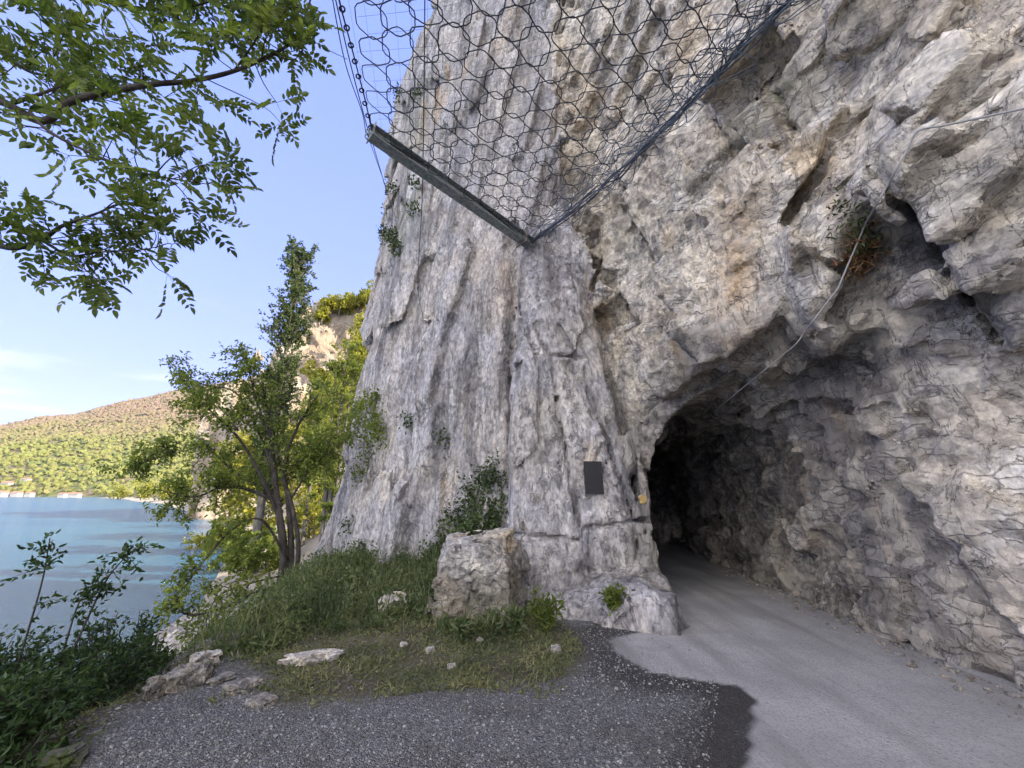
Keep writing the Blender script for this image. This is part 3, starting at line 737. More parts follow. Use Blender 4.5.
# lake
k = NT('lake water'); v = k.coord((1, 1, 1))
w1 = k.noise(k.coord((.7, 2.0, 1), (0, 0, .35)), 3.4, 7, .66, .6); w2 = k.noise(k.coord((.02, .05, 1), (0, 0, .2)), 1.0, 5, .6)
w3 = k.noise(k.coord((.10, .30, 1), (0, 0, .3)), 1.0, 5, .6, .5)
n = k.bump(w1, .22, .9)
col = k.mix(k.ramp(w2, .4, .6), (.024, .105, .175), (.03, .12, .19))
k.done(col, .16, n, spec=1.0); k.b.inputs['IOR'].default_value = 1.75
lake = mesh_np('lake', [(-9000, -2500, LAKE), (60, -2500, LAKE), (60, 9000, LAKE), (-9000, 9000, LAKE)], [(0, 1, 2, 3)], k.m)
tag(lake, kind='structure')

# the wooded hill across the lake
RX = [-4200, -2600, -1880, -1620, -1360, -1100, -830, -500, -100]; RZ = [60, 150, 245, 305, 372, 410, 440, 430, 380]
SX = [-4200, -900, -640, -420, -170, -80]; SY = [760, 690, 640, 440, 210, 130]
def hill_h(x, y):
    ys = np.interp(x, SX, SY); r = np.interp(x, RX, RZ); yr = 1500
    t = (y - ys) / (yr - ys)
    z = r * np.where(t < 1, .06 * np.clip(t / .08, 0, 1) + .94 * (np.clip((t - .06) / .94, 0, 1) ** 1.12), 1 - .5 * (t - 1))
    return LAKE - 1.5 + z + np.clip(t, 0, .25) * 4 * (18 * fbm(x * .004, y * .004, x * 0, 4, 2) + 14 * fbm(x * .011, y * .011, x * 0, 3, 4)) + np.clip(t * 90, 0, 1.2) * 1.6
hx = np.linspace(-4200, -80, 260); hy = np.concatenate([np.linspace(120, 800, 120), np.linspace(812, 2300, 90)])
HXX, HYY = np.meshgrid(hx, hy, indexing='ij'); HZZ = hill_h(HXX, HYY)
HZZ = np.where(HYY < np.interp(HXX, SX, SY) - 4, LAKE - 6, HZZ)
k = NT('hillside'); v = k.coord()
hn = k.noise(v, .02, 8, .65); hf = k.vor(v, .09)
c = k.mix(k.ramp(hn, .4, .6), (.10, .12, .04), (.14, .115, .07))
k.done(c, .95, k.bump(hf, 6, 1.0), spec=.1)
ii = np.arange(len(hx) - 1)[:, None] * len(hy) + np.arange(len(hy) - 1)[None]
hq = np.stack([ii, ii + len(hy), ii + len(hy) + 1, ii + 1], -1).reshape(-1, 4)
hill = mesh_np('hill', np.stack([HXX.ravel(), HYY.ravel(), HZZ.ravel()], 1), hq, k.m, smooth=True); tag(hill, kind='structure')

def ico(sub=1):
    p = (1 + 5 ** .5) / 2
    v = [(-1, p, 0), (1, p, 0), (-1, -p, 0), (1, -p, 0), (0, -1, p), (0, 1, p), (0, -1, -p), (0, 1, -p), (p, 0, -1), (p, 0, 1), (-p, 0, -1), (-p, 0, 1)]
    f = [(0, 11, 5), (0, 5, 1), (0, 1, 7), (0, 7, 10), (0, 10, 11), (1, 5, 9), (5, 11, 4), (11, 10, 2), (10, 7, 6), (7, 1, 8), (3, 9, 4), (3, 4, 2), (3, 2, 6), (3, 6, 8), (3, 8, 9), (4, 9, 5), (2, 4, 11), (6, 2, 10), (8, 6, 7), (9, 8, 1)]
    v = [np.array(a) / np.linalg.norm(a) for a in v]
    for _ in range(sub):
        mid = {}; nf = []
        def m(a, b):
            key = (min(a, b), max(a, b))
            if key not in mid:
                q = v[a] + v[b]; v.append(q / np.linalg.norm(q)); mid[key] = len(v) - 1
            return mid[key]
        for a, b, c in f:
            x, y, z = m(a, b), m(b, c), m(c, a); nf += [(a, x, z), (b, y, x), (c, z, y), (x, y, z)]
        f = nf
    return np.array(v), np.array(f)
ICO0 = ico(0); ICO1 = ico(1); ICO2 = ico(2)
def blobs(cen, size, shape=ICO0, jit=.28, rng=RNG):
    V, Fc = shape; n = len(cen)
    size = np.asarray(size); size = size if size.ndim == 2 else np.repeat(size[:, None], 3, 1)
    a = rng.random(n) * 6.283; ca, sa = np.cos(a)[:, None], np.sin(a)[:, None]
    P = V[None] * (1 + jit * rng.standard_normal((n, len(V), 1)))
    P = P * size[:, None]
    P = np.stack([P[..., 0] * ca - P[..., 1] * sa, P[..., 0] * sa + P[..., 1] * ca, P[..., 2]], -1) + cen[:, None]
    Q = Fc[None] + (np.arange(n) * len(V))[:, None, None]
    return P.reshape(-1, 3), Q.reshape(-1, 3), np.repeat(np.arange(n), len(V))
# its wood: thousands of far crowns that read as one mass
N = 42000
u = RNG.random(N) ** .8; fx = -2500 + RNG.random(N) * 2350
fy = np.interp(fx, SX, SY) + 8 + u * (1560 - np.interp(fx, SX, SY))
ang = fx / fy; ok = (ang > -1.45) & (ang < -.30); fx, fy, u = fx[ok], fy[ok], u[ok]
fz = hill_h(fx, fy)
el = (fz - LAKE) / 300 + .32 * fbm(fx * .006, fy * .006, fx * 0, 4, 6)
bare = np.clip(sstep(.30, .85, el) + .14 * RNG.standard_normal(len(fx)), 0, 1)
rnd = RNG.random(len(fx))
g1 = np.array([.155, .165, .045]); g2 = np.array([.105, .13, .045]); b1 = np.array([.19, .135, .10]); b2 = np.array([.16, .13, .08])
dk = (rnd[:, None] < .15)
cg = np.where(dk, g2, g1) * (.85 + .3 * RNG.random(len(fx)))[:, None]
cb = np.where(rnd[:, None] < .4, b2, b1) * (.85 + .3 * RNG.random(len(fx)))[:, None]
cc = cg * (1 - bare[:, None]) + cb * bare[:, None]
sc = (2.6 + 3.2 * RNG.random(len(fx))) * (.55 + .5 * np.clip(fy / 1300, 0, 1))
P, Q, idx = blobs(np.stack([fx, fy, fz + sc * .6], 1), np.stack([sc, sc, sc * 1.05], 1))
vc = np.concatenate([cc[idx], np.ones((len(idx), 1))], 1)
k = NT('far wood'); k.done(k.attr('tint', 'Color'), .95, spec=.1)
forest = mesh_np('forest', P, Q, k.m, smooth=False, attrs={'tint': vc}); tag(forest, kind='stuff')
forest['label'] = 'spring wood of green and brown trees covering the far hill'

# snow-grey mountain far up the lake
mx = np.linspace(-16000, -8000, 70); my = np.linspace(7600, 11000, 30)
MX, MY = np.meshgrid(mx, my, indexing='ij')
MZ = 1750 * np.exp(-np.abs(MX + 11700) / 1500) * np.clip(1 - np.abs(MY - 8900) / 1900, 0, 1) + 380 * fbm(MX * .0011, MY * .0011, MX * 0, 5, 4) * np.clip(1 - np.abs(MY - 8900) / 1700, 0, 1) - 20
ii = np.arange(69)[:, None] * 30 + np.arange(29)[None]
k = NT('mountain rock'); k.done(k.mix(k.ramp(k.noise(k.coord(), .002, 6), .4, .6), (.22, .21, .2), (.10, .11, .08)), .95)
mountain = mesh_np('mountain', np.stack([MX.ravel(), MY.ravel(), MZ.ravel()], 1), np.stack([ii, ii + 30, ii + 31, ii + 1], -1).reshape(-1, 4), k.m); tag(mountain, kind='structure')

# sunlit crag beyond the bay
CR = [(-56, 72), (-46, 75), (-34, 82), (-24, 89), (4, 96), (20, 130), (-66, 130), (-64, 90)]
def crag_b(x, y, z):
    d = poly_sdf(x + .10 * (z - 20), y - .12 * (z - 20), CR)
    top = np.interp(x - .1 * (y - 80), [-64, -56, -51, -47.5, -44.5, -42, -20, 20], [4, 12, 22, 30, 40, 43.5, 47, 60])
    return smax(d, (z - top) * .85, 1.0)
def crag_f(x, y, z):
    x = x.astype(F); y = y.astype(F); z = z.astype(F)
    return crag_b(x, y, z) - 1.6 * fbm(x * .12, y * .12, z * .03, 3, 2) - 1.1 * facets(x * .22, y * .22, z * .12, 3, .9, .9, .2) - .6 * facets(x * .6, y * .6, z * .4, 5, .9, .9, .2) - .2 * fbm(x, y, z, 2, 1)
P, Q = iso_surface(crag_b, crag_f, nodes([(-66, -10, .55, .6), (-10, 30, .6, 5)]), nodes([(60, 105, .55, 1), (105, 140, 1, 6)]), nodes([(-6, 70, .55, .7)]), 5)
k = NT('warm limestone'); v = k.coord((1, 1, .5))
c = k.mix(k.ramp(k.noise(v, .22, 7, .62), .38, .62), (.30, .235, .17), (.36, .31, .25))
c = k.mix(k.math('MULTIPLY', k.ramp(k.noise(v, .7, 6, .6), .55, .7), .7), c, (.25, .20, .15))
k.done(c, .95, k.bump(k.noise(v, 1.5, 6, .7), .5, 1.0), spec=.1)
crag = mesh_np('far_crag', P, Q, k.m); tag(crag, kind='structure')
# ------------------------------------------------------------------ plants
def leaf_mat(name, a, b, trans=.35, rough=.55):
    k = NT(name); r = k.island()
    c = k.mix(r, a, b)
    c = k.mix(.8, c, k.mix(k.ramp(k.noise(k.coord(), 1.7, 4, .6), .36, .64), (.60, .66, .62), (1.42, 1.32, 1.22)), 'MULTIPLY')          # stands of one plant and another
    k.done(c, rough, spec=.3)
    tr = k.n.new('ShaderNodeBsdfTranslucent'); k.l.new(k.mix(1.0, c, (1.25, 1.35, .55), 'MULTIPLY'), tr.inputs[0])
    mx = k.n.new('ShaderNodeMixShader'); mx.inputs[0].default_value = trans
    k.l.new(k.b.outputs[0], mx.inputs[1]); k.l.new(tr.outputs[0], mx.inputs[2]); k.l.new(mx.outputs[0], k.out.inputs[0])
    return k.m
def bark_mat(name, a, b, sc=9):
    k = NT(name); v = k.coord((1, 1, .3)); f = k.noise(v, sc, 7, .7)
    return k.done(k.mix(k.ramp(f, .35, .65), a, b), .95, k.bump(f, .02, 1.0), spec=.1)
BARK = bark_mat('dark bark', (.035, .03, .026), (.085, .075, .065)); BARK2 = bark_mat('grey bark', (.08, .075, .065), (.17, .16, .14))
def unit(v): return v / (np.linalg.norm(v, axis=-1, keepdims=True) + 1e-9)
def leaves(pos, dirs, L, W, rng, roll=None, fold=.25):
    """one folded leaf per position: (N,3), pointing along dirs"""
    n = len(pos); L = np.broadcast_to(L, n)[:, None]; W = np.broadcast_to(W, n)[:, None]
    d = unit(dirs); s = unit(np.cross(d, rng.standard_normal((n, 3)) if roll is None else roll)); u = np.cross(s, d)
    tip = pos + d * L - u * L * .15; up_ = u * W * fold
    p1 = pos + d * L * .30 + u * L * .03; p2 = pos + d * L * .66 - u * L * .01
    V = np.stack([pos, p1 + s * W * .48 + up_, p2 + s * W * .40 + up_ * .8, tip, p2 - s * W * .40 + up_ * .8, p1 - s * W * .48 + up_], 1).reshape(-1, 3)
    o = (np.arange(n) * 6)[:, None]
    return V, np.concatenate([o + [0, 1, 2, 3], o + [0, 3, 4, 5]])
def bez(p, n=8):
    """smooth curve through the points p"""
    p = np.asarray(p, float); 
    if len(p) == 2: return p[0] + (p[1] - p[0]) * np.linspace(0, 1, n)[:, None]
    q = np.concatenate([[2 * p[0] - p[1]], p, [2 * p[-1] - p[-2]]]); out = []
    for i in range(1, len(q) - 2):
        t = np.linspace(0, 1, n, endpoint=False)[:, None]
        out.append(.5 * (2 * q[i] + (q[i + 1] - q[i - 1]) * t + (2 * q[i - 1] - 5 * q[i] + 4 * q[i + 1] - q[i + 2]) * t ** 2 + (3 * q[i] - q[i - 1] - 3 * q[i + 1] + q[i + 2]) * t ** 3))
    return np.concatenate(out + [p[-1:]])
class Plant:
    def __init__(self, seed): self.w = MB(); self.rng = np.random.default_rng(seed); self.tp = []; self.td = []
    def branch(self, pts, r0, r1, sides=6, n=6):
        c = bez(pts, n); self.w.tube(c, np.linspace(r0, r1, len(c)), sides); return c
    def sub(self, c, n, L, level, up=.1, out=.9, droop=.1, r=.012, leafs=9, t0=.2, tpow=1.0, spread=.10, sides=4):
        rng = self.rng; tg = unit(np.gradient(c, axis=0))
        for _ in range(n):
            t = t0 + (1 - t0) * rng.random() ** tpow; i = min(int(t * (len(c) - 1)), len(c) - 1)
            d = unit(tg[i] * .55 + unit(rng.standard_normal(3)) * out + np.array([0, 0, up])); l = L * (.6 + .8 * rng.random()) * (1.15 - .5 * t)
            k = unit(rng.standard_normal(3)) * .25
            p = [c[i], c[i] + d * l * .5 + k * l * .2, c[i] + d * l + k * l * .3 - np.array([0, 0, droop * l])]
            b = bez(p, 4); self.w.tube(b, np.linspace(r, r * .4, len(b)), sides, cap=False)
            if level > 0: self.sub(b, max(3, n // 2 if n > 8 else n), L * .5, level - 1, up, out, droop, r * .5, leafs, .15, 1.0, spread, 3)
            if level <= 1: self.leafy(b, leafs if level == 0 else leafs // 2, spread)
    def leafy(self, b, n, spread):
        rng = self.rng; t = rng.random(n) ** .7 * (len(b) - 1.001); i = t.astype(int); f = (t - i)[:, None]
        p = b[i] * (1 - f) + b[i + 1] * f; d = unit(unit(b[i + 1] - b[i]) * .6 + rng.standard_normal((n, 3)) * .7 + [0, 0, -.1])
        self.tp.append(p + rng.standard_normal((n, 3)) * spread * .5); self.td.append(d)
    def build(self, name, label, cat, loc, leaf, bark, L, W, group=None, part='crown', stem='trunk', flat=False):
        o = empty(name, tuple(loc), label, cat, group); loc = np.asarray(loc, float)
        self.w.v = [v - loc.astype(F) for v in self.w.v]
        if self.w.n: self.w.build(stem, bark, o, True)
        p = np.concatenate(self.tp) - loc; d = np.concatenate(self.td); n = len(p); rng = self.rng
        V, Fc = leaves(p, d, L * (.65 + .7 * rng.random(n)), W * (.65 + .7 * rng.random(n)), rng, roll=(rng.standard_normal((n, 3)) * .6 + [0, 0, 1.0]) if flat else None)
        mesh_np(part, V, Fc, leaf, o)
        return o

L_DARK = leaf_mat('shaded shrub leaf', (.022, .045, .014), (.055, .095, .03), .25)
L_ASH = leaf_mat('ash leaf', (.075, .115, .03), (.17, .21, .07), .52)
L_MID = leaf_mat('fresh green leaf', (.115, .155, .036), (.22, .255, .07), .55)
L_POP = leaf_mat('poplar leaf', (.06, .085, .035), (.11, .145, .06), .4)
L_YEL = leaf_mat('spring yellow leaf', (.19, .20, .035), (.34, .32, .07), .5)
L_IVY = leaf_mat('ivy leaf', (.03, .055, .018), (.085, .12, .04), .2, .4)
L_WEED = leaf_mat('weed leaf', (.05, .085, .03), (.17, .19, .095), .35)
L_DRY = leaf_mat('dry straw', (.17, .095, .045), (.26, .16, .085), .15)

# --- ash tree overhead: its trunk stands outside the picture on the left
def ash():
    P = Plant(5); rng = P.rng; S = 3.0
    base = np.array([-5.6, .9, -.35]); fork = np.array([-5.2, 1.2, 2.9])
    P.branch([base, base + [.1, .05, 1.5], fork], .15, .10, 10)
    P.branch([fork, [-5.0, 1.4, 5.0], [-4.6, 1.5, 7.5]], .09, .03, 8)
    def A(*q): return [atS(px, py, s) for px, py, s in q]
    mains = []
    mains.append(P.branch([fork] + A((-60, 84, 3.1), (0, 101, 3.05), (43, 121, 3.0), (70, 102, 2.98), (113, 91, 2.95), (156, 84, 2.95), (191, 81, 2.95), (234, 71, 2.98), (273, 54, 3.0), (297, 36, 3.05), (312, -5, 3.1)), .034, .006, 8))
    mains.append(P.branch(A((10, 104, 3.05), (40, 94, 3.1), (72, 83, 3.2), (110, 79, 3.3)), .016, .004))
    mains.append(P.branch(A((234, 71, 2.98), (258, 36, 2.9), (273, 0, 2.85)), .008, .003))
    mains.append(P.branch(A((30, 112, 3.0), (50, 132, 2.95), (95, 155, 2.85), (140, 172, 2.8), (180, 180, 2.78), (207, 184, 2.75)), .013, .003))
    mains.append(P.branch([fork] + A((-70, 205, 3.2), (0, 246, 3.1), (40, 240, 3.05), (62, 226, 3.0), (95, 214, 2.95), (115, 206, 2.9)), .03, .004, 7))
    mains.append(P.branch(A((40, 240, 3.05), (70, 255, 3.0), (100, 252, 3.0), (140, 250, 2.95), (160, 246, 2.9)), .009, .003))
    mains.append(P.branch([[-5.0, 1.4, 5.0]] + A((-60, 10, 3.4), (0, 50, 3.3), (30, 72, 3.25), (60, 75, 3.2)), .03, .004, 7))
    mains.append(P.branch([[-4.9, 1.4, 5.6]] + A((-40, -60, 3.5), (60, -20, 3.3), (120, 5, 3.2), (180, 8, 3.2), (230, -4, 3.2)), .03, .004, 7))
    mains.append(P.branch(A((120, 5, 3.2), (150, -30, 3.0), (240, -40, 2.9)), .01, .003))
    tips = []; dirs = []
    def twig(p, d, l):
        k = rng.standard_normal(3) * .15
        c = bez([p, p + d * l * .5 + k * l, p + d * l + [0, 0, -.1 * l]], 4); P.w.tube(c, np.linspace(.005, .0022, len(c)), 4, cap=False)
        for _ in range(rng.integers(3, 6)):
            tips.append(c[-1]); dirs.append(unit(unit(d) * .5 + rng.standard_normal(3) * .75 + [0, 0, -.12]))
        if rng.random() < .6:
            j = len(c) // 2
            for _ in range(2): tips.append(c[j]); dirs.append(unit(unit(d) * .4 + rng.standard_normal(3) * .8))
    spec = [(0, 23, .38), (1, 8, .40), (2, 8, .25), (3, 13, .30), (4, 14, .26), (5, 10, .20), (6, 12, .42), (7, 17, .38), (8, 10, .4)]
    for m, n, l in spec:
        c = mains[m]; tg = unit(np.gradient(c, axis=0)); lo = .30 if m in (0, 4, 6, 7) else .1
        for q in range(n):
            i = int((lo + (1 - lo) * (q + rng.random()) / n) * (len(c) - 1))
            d = unit(tg[i] * .45 + rng.standard_normal(3) * .8 + [0, 0, .06]); twig(c[i], d, l * (.5 + .9 * rng.random()))
        twig(c[-1], tg[-1], .12)
    # upper crown, out of the picture, and a few clumps against the top left corner
    for _ in range(28):
        p = atS(rng.uniform(-40, 300), rng.uniform(-60, 62), rng.uniform(2.9, 3.7)); j = np.argmin([np.linalg.norm(m - p, axis=1).min() for m in mains]); m = mains[j]; a = m[np.argmin(np.linalg.norm(m - p, axis=1))]
        c = bez([a, (a + p) / 2 + rng.standard_normal(3) * .06, p], 4); P.w.tube(c, np.linspace(.006, .0025, len(c)), 4, cap=False)
        for _ in range(5): tips.append(p + rng.standard_normal(3) * .03); dirs.append(unit(unit(p - a) * .4 + rng.standard_normal(3) * .7))
    T = np.array(tips); D = np.array(dirs)
    kp = 512 + FPX * T[:, 0] / np.maximum(T[:, 1] * CP + (T[:, 2] - CAMH) * SP, .3) < 308
    T = T[kp]; D = D[kp]; n = len(T)
    # compound leaf: 4-5 pairs of leaflets and one at the tip, on a drooping stalk
    pos = []; ld = []; LL = []; rl = []
    side = unit(np.cross(D, rng.standard_normal((n, 3)) * .5 + [0, 0, 1])); up = np.cross(side, D)
    Lc = .17 + .10 * rng.random(n)
    st = []
    for j in range(5):
        f = .30 + .16 * j
        q = T + D * (Lc * f)[:, None] - np.array([0, 0, 1]) * (Lc * .12 * f * f)[:, None]
        for s in (-1, 1):
            pos.append(q); ld.append(D * .55 + side * s * .85 + up * .05 + rng.standard_normal((n, 3)) * .12); LL.append(.076 * (1 - .35 * abs(j - 2) / 2) * (.85 + .3 * rng.random(n))); rl.append(up)
    q = T + D * Lc[:, None] - np.array([0, 0, 1]) * (Lc * .12)[:, None]
    pos.append(q); ld.append(D - up * .2); LL.append(np.full(n, .072)); rl.append(up)
    pos = np.concatenate(pos); ld = np.concatenate(ld); LL = np.concatenate(LL); rl = np.concatenate(rl)
    V, Fc = leaves(pos, ld, LL, LL * .48, rng, roll=rl + rng.standard_normal(rl.shape) * .15)
    # stalks as thin three-sided spindles
    e = q; w = side * .0016; VS = np.stack([T + w, T - w, T + up * .002, e], 1).reshape(-1, 3); o4 = (np.arange(n) * 4)[:, None]
    FS = np.concatenate([o4 + [0, 1, 3, 3], o4 + [1, 2, 3, 3], o4 + [2, 0, 3, 3]])[:, :3] + len(V)
    o = empty('ash_tree', tuple(base), 'ash tree whose leafy boughs hang into the sky over the lake, above all other trees', 'tree')
    P.w.v = [v - base.astype(F) for v in P.w.v]; P.w.build('trunk', BARK, o, True)
    mesh_np('crown', np.concatenate([V, VS]) - base, np.concatenate([Fc.ravel(), FS.ravel()]), L_ASH, o, sizes=[4] * len(Fc) + [3] * len(FS))
ash()

# --- the many-stemmed tree on the bank
def bank_tree():
    P = Plant(21); Y = 10.2
    def A(*q): return [atY(px, py, Y + dy) for px, py, dy in q]
    gz = lh(-5.45, Y)[0]; b = np.array([-5.45, Y, gz - .25])
    B = []
    B.append(P.branch([b + [0, 0, 0]] + A((284, 560, 0), (277, 500, 0), (272, 455, .1), (268, 420, .2), (262, 380, .2)), .12, .025, 8))
    B.append(P.branch([b + [.12, .1, 0]] + A((291, 560, .1), (288, 500, .1), (284, 470, .0), (296, 430, -.1), (318, 395, -.2)), .09, .02, 8))
    B.append(P.branch([b + [.25, -.05, 0]] + A((298, 560, -.1), (293, 510, -.1), (281, 470, .3), (270, 430, .5)), .07, .02, 8))
    B.append(P.branch(A((280, 520, 0), (262, 478, -.3), (240, 440, -.6), (215, 415, -.8), (190, 392, -.9)), .05, .012, 6))
    B.append(P.branch(A((282, 500, 0), (258, 486, .4), (232, 470, .6), (205, 445, .8)), .045, .012, 6))
    B.append(P.branch(A((283, 505, 0), (250, 490, -.2), (222, 487, -.5), (195, 497, -.8), (160, 490, -1.0)), .05, .01, 6))
    B.append(P.branch(A((278, 500, 0), (268, 455, .2), (238, 395, .4), (205, 385, .4), (178, 372, .5)), .04, .01, 6))
    B.append(P.branch(A((288, 560, 0), (262, 520, -.6), (232, 530, -1.0), (205, 560, -1.4), (186, 585, -1.6)), .032, .008, 5))
    B.append(P.branch(A((288, 585, 0), (262, 590, -.8), (228, 606, -1.5), (190, 615, -2.0), (168, 600, -2.3)), .045, .008, 5))
    B.append(P.branch(A((285, 575, 0), (245, 585, -.8), (215, 600, -1.2), (200, 640, -1.4)), .025, .006, 5))
    B.append(P.branch(A((290, 500, 0), (310, 470, .2), (330, 452, .3), (345, 440, .4)), .03, .008, 5))
    B.append(P.branch(A((284, 470, 0), (262, 415, -.2), (250, 375, -.3), (246, 352, -.3)), .03, .008, 5))
    B.append(P.branch(A((205, 445, .8), (180, 452, .9), (150, 460, .9), (125, 470, .9)), .015, .005, 5))
    for i, c in enumerate(B):
        if i < 3: P.sub(c, 7, .9, 1, .25, .9, .05, .014, 9, .55)
        elif i in (7, 8, 9): P.sub(c, 10, .62, 1, .05, .9, .22, .009, 9, .30)
        else: P.sub(c, 17, .74, 1, .12, .85, .14, .010, 8, .28)
    P.build('broadleaf_tree', 'dark many-stemmed tree on the bank with spreading low boughs over the lake', 'tree', b, L_MID, BARK, .095, .05, flat=True)
bank_tree()

def upright_tree(seed, name, label, base, H, width, leaf, bark, L, W, n=60, group=None, t0=.15, stems=1, leafs=10, lean=(0, 0), up=.9, prof=1.0, sub=.9, level=1):
    P = Plant(seed); base = np.asarray(base, float)
    for s in range(stems):
        off = np.array([(s - (stems - 1) / 2) * width * .28, 0, 0]); h = H * (1 - .12 * abs(s - (stems - 1) / 2))
        top = base + [lean[0] + off[0] * 1.5, lean[1], h]
        c = P.branch([base + off * .4 - [0, 0, .3], base + off + [lean[0] * .3, lean[1] * .3, h * .5], top], .012 * H + .02, .01, 7, 10)
        for q in range(n // stems):
            t = t0 + (1 - t0) * P.rng.random(); i = int(t * (len(c) - 1)); l = width * (.35 + .65 * math.sin(math.pi * min(1, (1 - t) * prof + .12)) ** .8) * (.6 + .6 * P.rng.random())
            a = P.rng.random() * 6.283; d = unit(np.array([math.cos(a), math.sin(a), up + .5 * P.rng.random()]))
            b = bez([c[i], c[i] + d * l * .55, c[i] + d * l + [0, 0, .12 * l * up]], 4); P.w.tube(b, np.linspace(.004 * H * .5 + .006, .004, len(b)), 4, cap=False)
            P.sub(b, 6, l * sub * .5, level - 1, .3, .8, .05, .006, leafs, .2, spread=.05 + .02 * width); P.leafy(b, leafs, .08)
    return P.build(name, label, 'tree', base, leaf, bark, L, W, group)
def at_ground(px, Y):
    x = (px - 512) / FPX * (Y * CP + 0) ; x = atY(px, 500, Y)[0]; return np.array([x, Y, lh(x, Y)[0]])
upright_tree(31, 'poplar_tree', 'tall narrow poplar rising behind the bank tree, its pointed top alone against the sky', at_ground(262, 21.0), 17.6, 1.75, L_POP, BARK2, .13, .10, 170, t0=.22, up=1.3, leafs=13, prof=1.0)
upright_tree(32, 'willow_tree', 'slender bright green tree close against the edge of the cliff, right of the bank tree', at_ground(330, 20.5), 10.0, 1.2, L_MID, BARK2, .12, .06, 110, t0=.12, up=.7, stems=3, leafs=13)
upright_tree(33, 'young_tree', 'green young tree with thin stem between the bank tree and the slender tree', at_ground(308, 23.0), 9.0, 1.2, L_MID, BARK2, .14, .09, 60, t0=.2, up=.6, leafs=12)
for i, (px, Y, H, w, lab) in enumerate([(352, 30, 12.5, 2.6, 'yellow green tree directly left of the cliff edge, below the far crag'), (262, 30, 7.5, 2.6, 'sunlit yellow tree seen through the boughs left of the dark trunks'), (232, 42, 8.0, 3.2, 'sunlit yellow tree by the water, leftmost of those behind the bank tree'),
        (322, 38, 11.5, 3.4, 'broad sunlit tree under the pale crag, behind the dark trunks'), (290, 52, 10.5, 4.0, 'rounded sunlit tree farther along the shore, behind the poplar')]):
    upright_tree(40 + i, 'sunlit_tree', lab, at_ground(px, Y), H, w, L_YEL, BARK2, .22, .17, 60, group='sunlit trees along the bay', up=.35, t0=.10, leafs=14, prof=.9)
# low bushes in the sun by the shore
def bush(seed, name, label, cat, base, R, H, leaf, L, W, n=26, leafs=16, group=None, bark=BARK2, up=.6, part='foliage', flat=False):
    P = Plant(seed); base = np.asarray(base, float)
    for q in range(n):
        a = P.rng.random() * 6.283; rr = R * math.sqrt(P.rng.random()); tip = base + [math.cos(a) * rr, math.sin(a) * rr, H * (1 - .55 * (rr / R) ** 2) * (.55 + .5 * P.rng.random())]
        st = base + [math.cos(a) * rr * .45, math.sin(a) * rr * .45, 0]; st[2] = lh(st[0], st[1])[0] - .05
        c = P.branch([st, st * .5 + tip * .5 + P.rng.standard_normal(3) * .06 * R, tip], .006 + .01 * R, .003, 4, 5)
        P.sub(c, 7, .38 * R, 0, .25, .9, .08, .004, leafs, .15, spread=.05 * R + .02)
    return P.build(name, label, cat, base, leaf, bark, L, W, group, part, 'stems', flat)
for i, (px, Y, R, H, lab) in enumerate([(248, 24, 1.8, 2.6, 'low sunlit bush at the lakeside behind the left low bough'), (222, 33, 2.2, 2.4, 'low sunlit bush at the waterline, leftmost of the shore bushes'), (270, 20, 1.5, 2.2, 'sunlit bush just left of the dark trunks'), (318, 24, 1.8, 3.4, 'sunlit bush just right of the dark trunks')]):
    bush(60 + i, 'shore_bush', lab, 'bush', at_ground(px, Y), R, H, L_YEL if i in (1, 3) else L_MID, .16, .12, 24, 16, 'sunlit bushes on the shore')
# wood on and below the far crag
cv = np.array([v.co for v in crag.data.vertices]) if False else np.empty(len(crag.data.vertices) * 3, F)
crag.data.vertices.foreach_get('co', cv); cv = cv.reshape(-1, 3)
def crown_blob(seed, name, label, cat, base, R, H, leaf, L, n, group, trunk=True):
    rng = np.random.default_rng(seed); o = empty(name, tuple(base), label, cat, group)
    if trunk:
        m = MB(); m.tube([[0, 0, -1], [.1, 0, H * .3], [.2, 0, H * .7]], np.array([.25, .2, .08]), 5); m.build('trunk', BARK2, o, True)
    k = 14; cc = rng.standard_normal((k, 3)) * [R * .45, R * .45, H * .22] + [0, 0, H * .62]
    i = rng.integers(0, k, n); d = unit(rng.standard_normal((n, 3))); p = cc[i] + d * (R * .38 * rng.random(n) ** .4)[:, None]
    V, Fc = leaves(p, d + rng.standard_normal((n, 3)) * .6, L * (.6 + .8 * rng.random(n)), L * .8 * (.6 + .8 * rng.random(n)), rng)
    mesh_np('crown', V, Fc, leaf, o)
for i, (px, py, Y, R, H) in enumerate([(322, 318, 80, 2.0, 3.2), (331, 309, 81, 2.4, 4), (340, 306, 82, 2.6, 4.5), (350, 304, 84, 2.8, 5), (359, 303, 84, 3.0, 5), (368, 300, 83, 3.0, 5.5), (376, 300, 82, 3, 6),
        (362, 330, 76, 3.0, 6), (371, 345, 70, 3.0, 7), (358, 355, 68, 2.6, 6), (367, 372, 66, 3.0, 6), (350, 385, 64, 2.6, 6), (338, 400, 64, 3, 7), (318, 378, 72, 2.2, 5), (325, 410, 62, 3, 8)]):
    p = atY(px, py - (3 if i < 7 else 0), Y); p[2] -= H * .45
    side = ['crown of the crag', 'flank of the crag'][i >= 7]
    nth = ['first', 'second', 'third', 'fourth', 'fifth', 'sixth', 'seventh', 'eighth'][i if i < 7 else i - 7]
    crown_blob(100 + i, 'crag_tree', f'small yellow green tree on the {side}, {nth} from its {"left end" if i < 7 else "top"}', 'tree', p, R * (.75 if i < 7 else .95), H * (.7 if i < 7 else .9), L_YEL, .55, 800, 'small trees on the far crag')
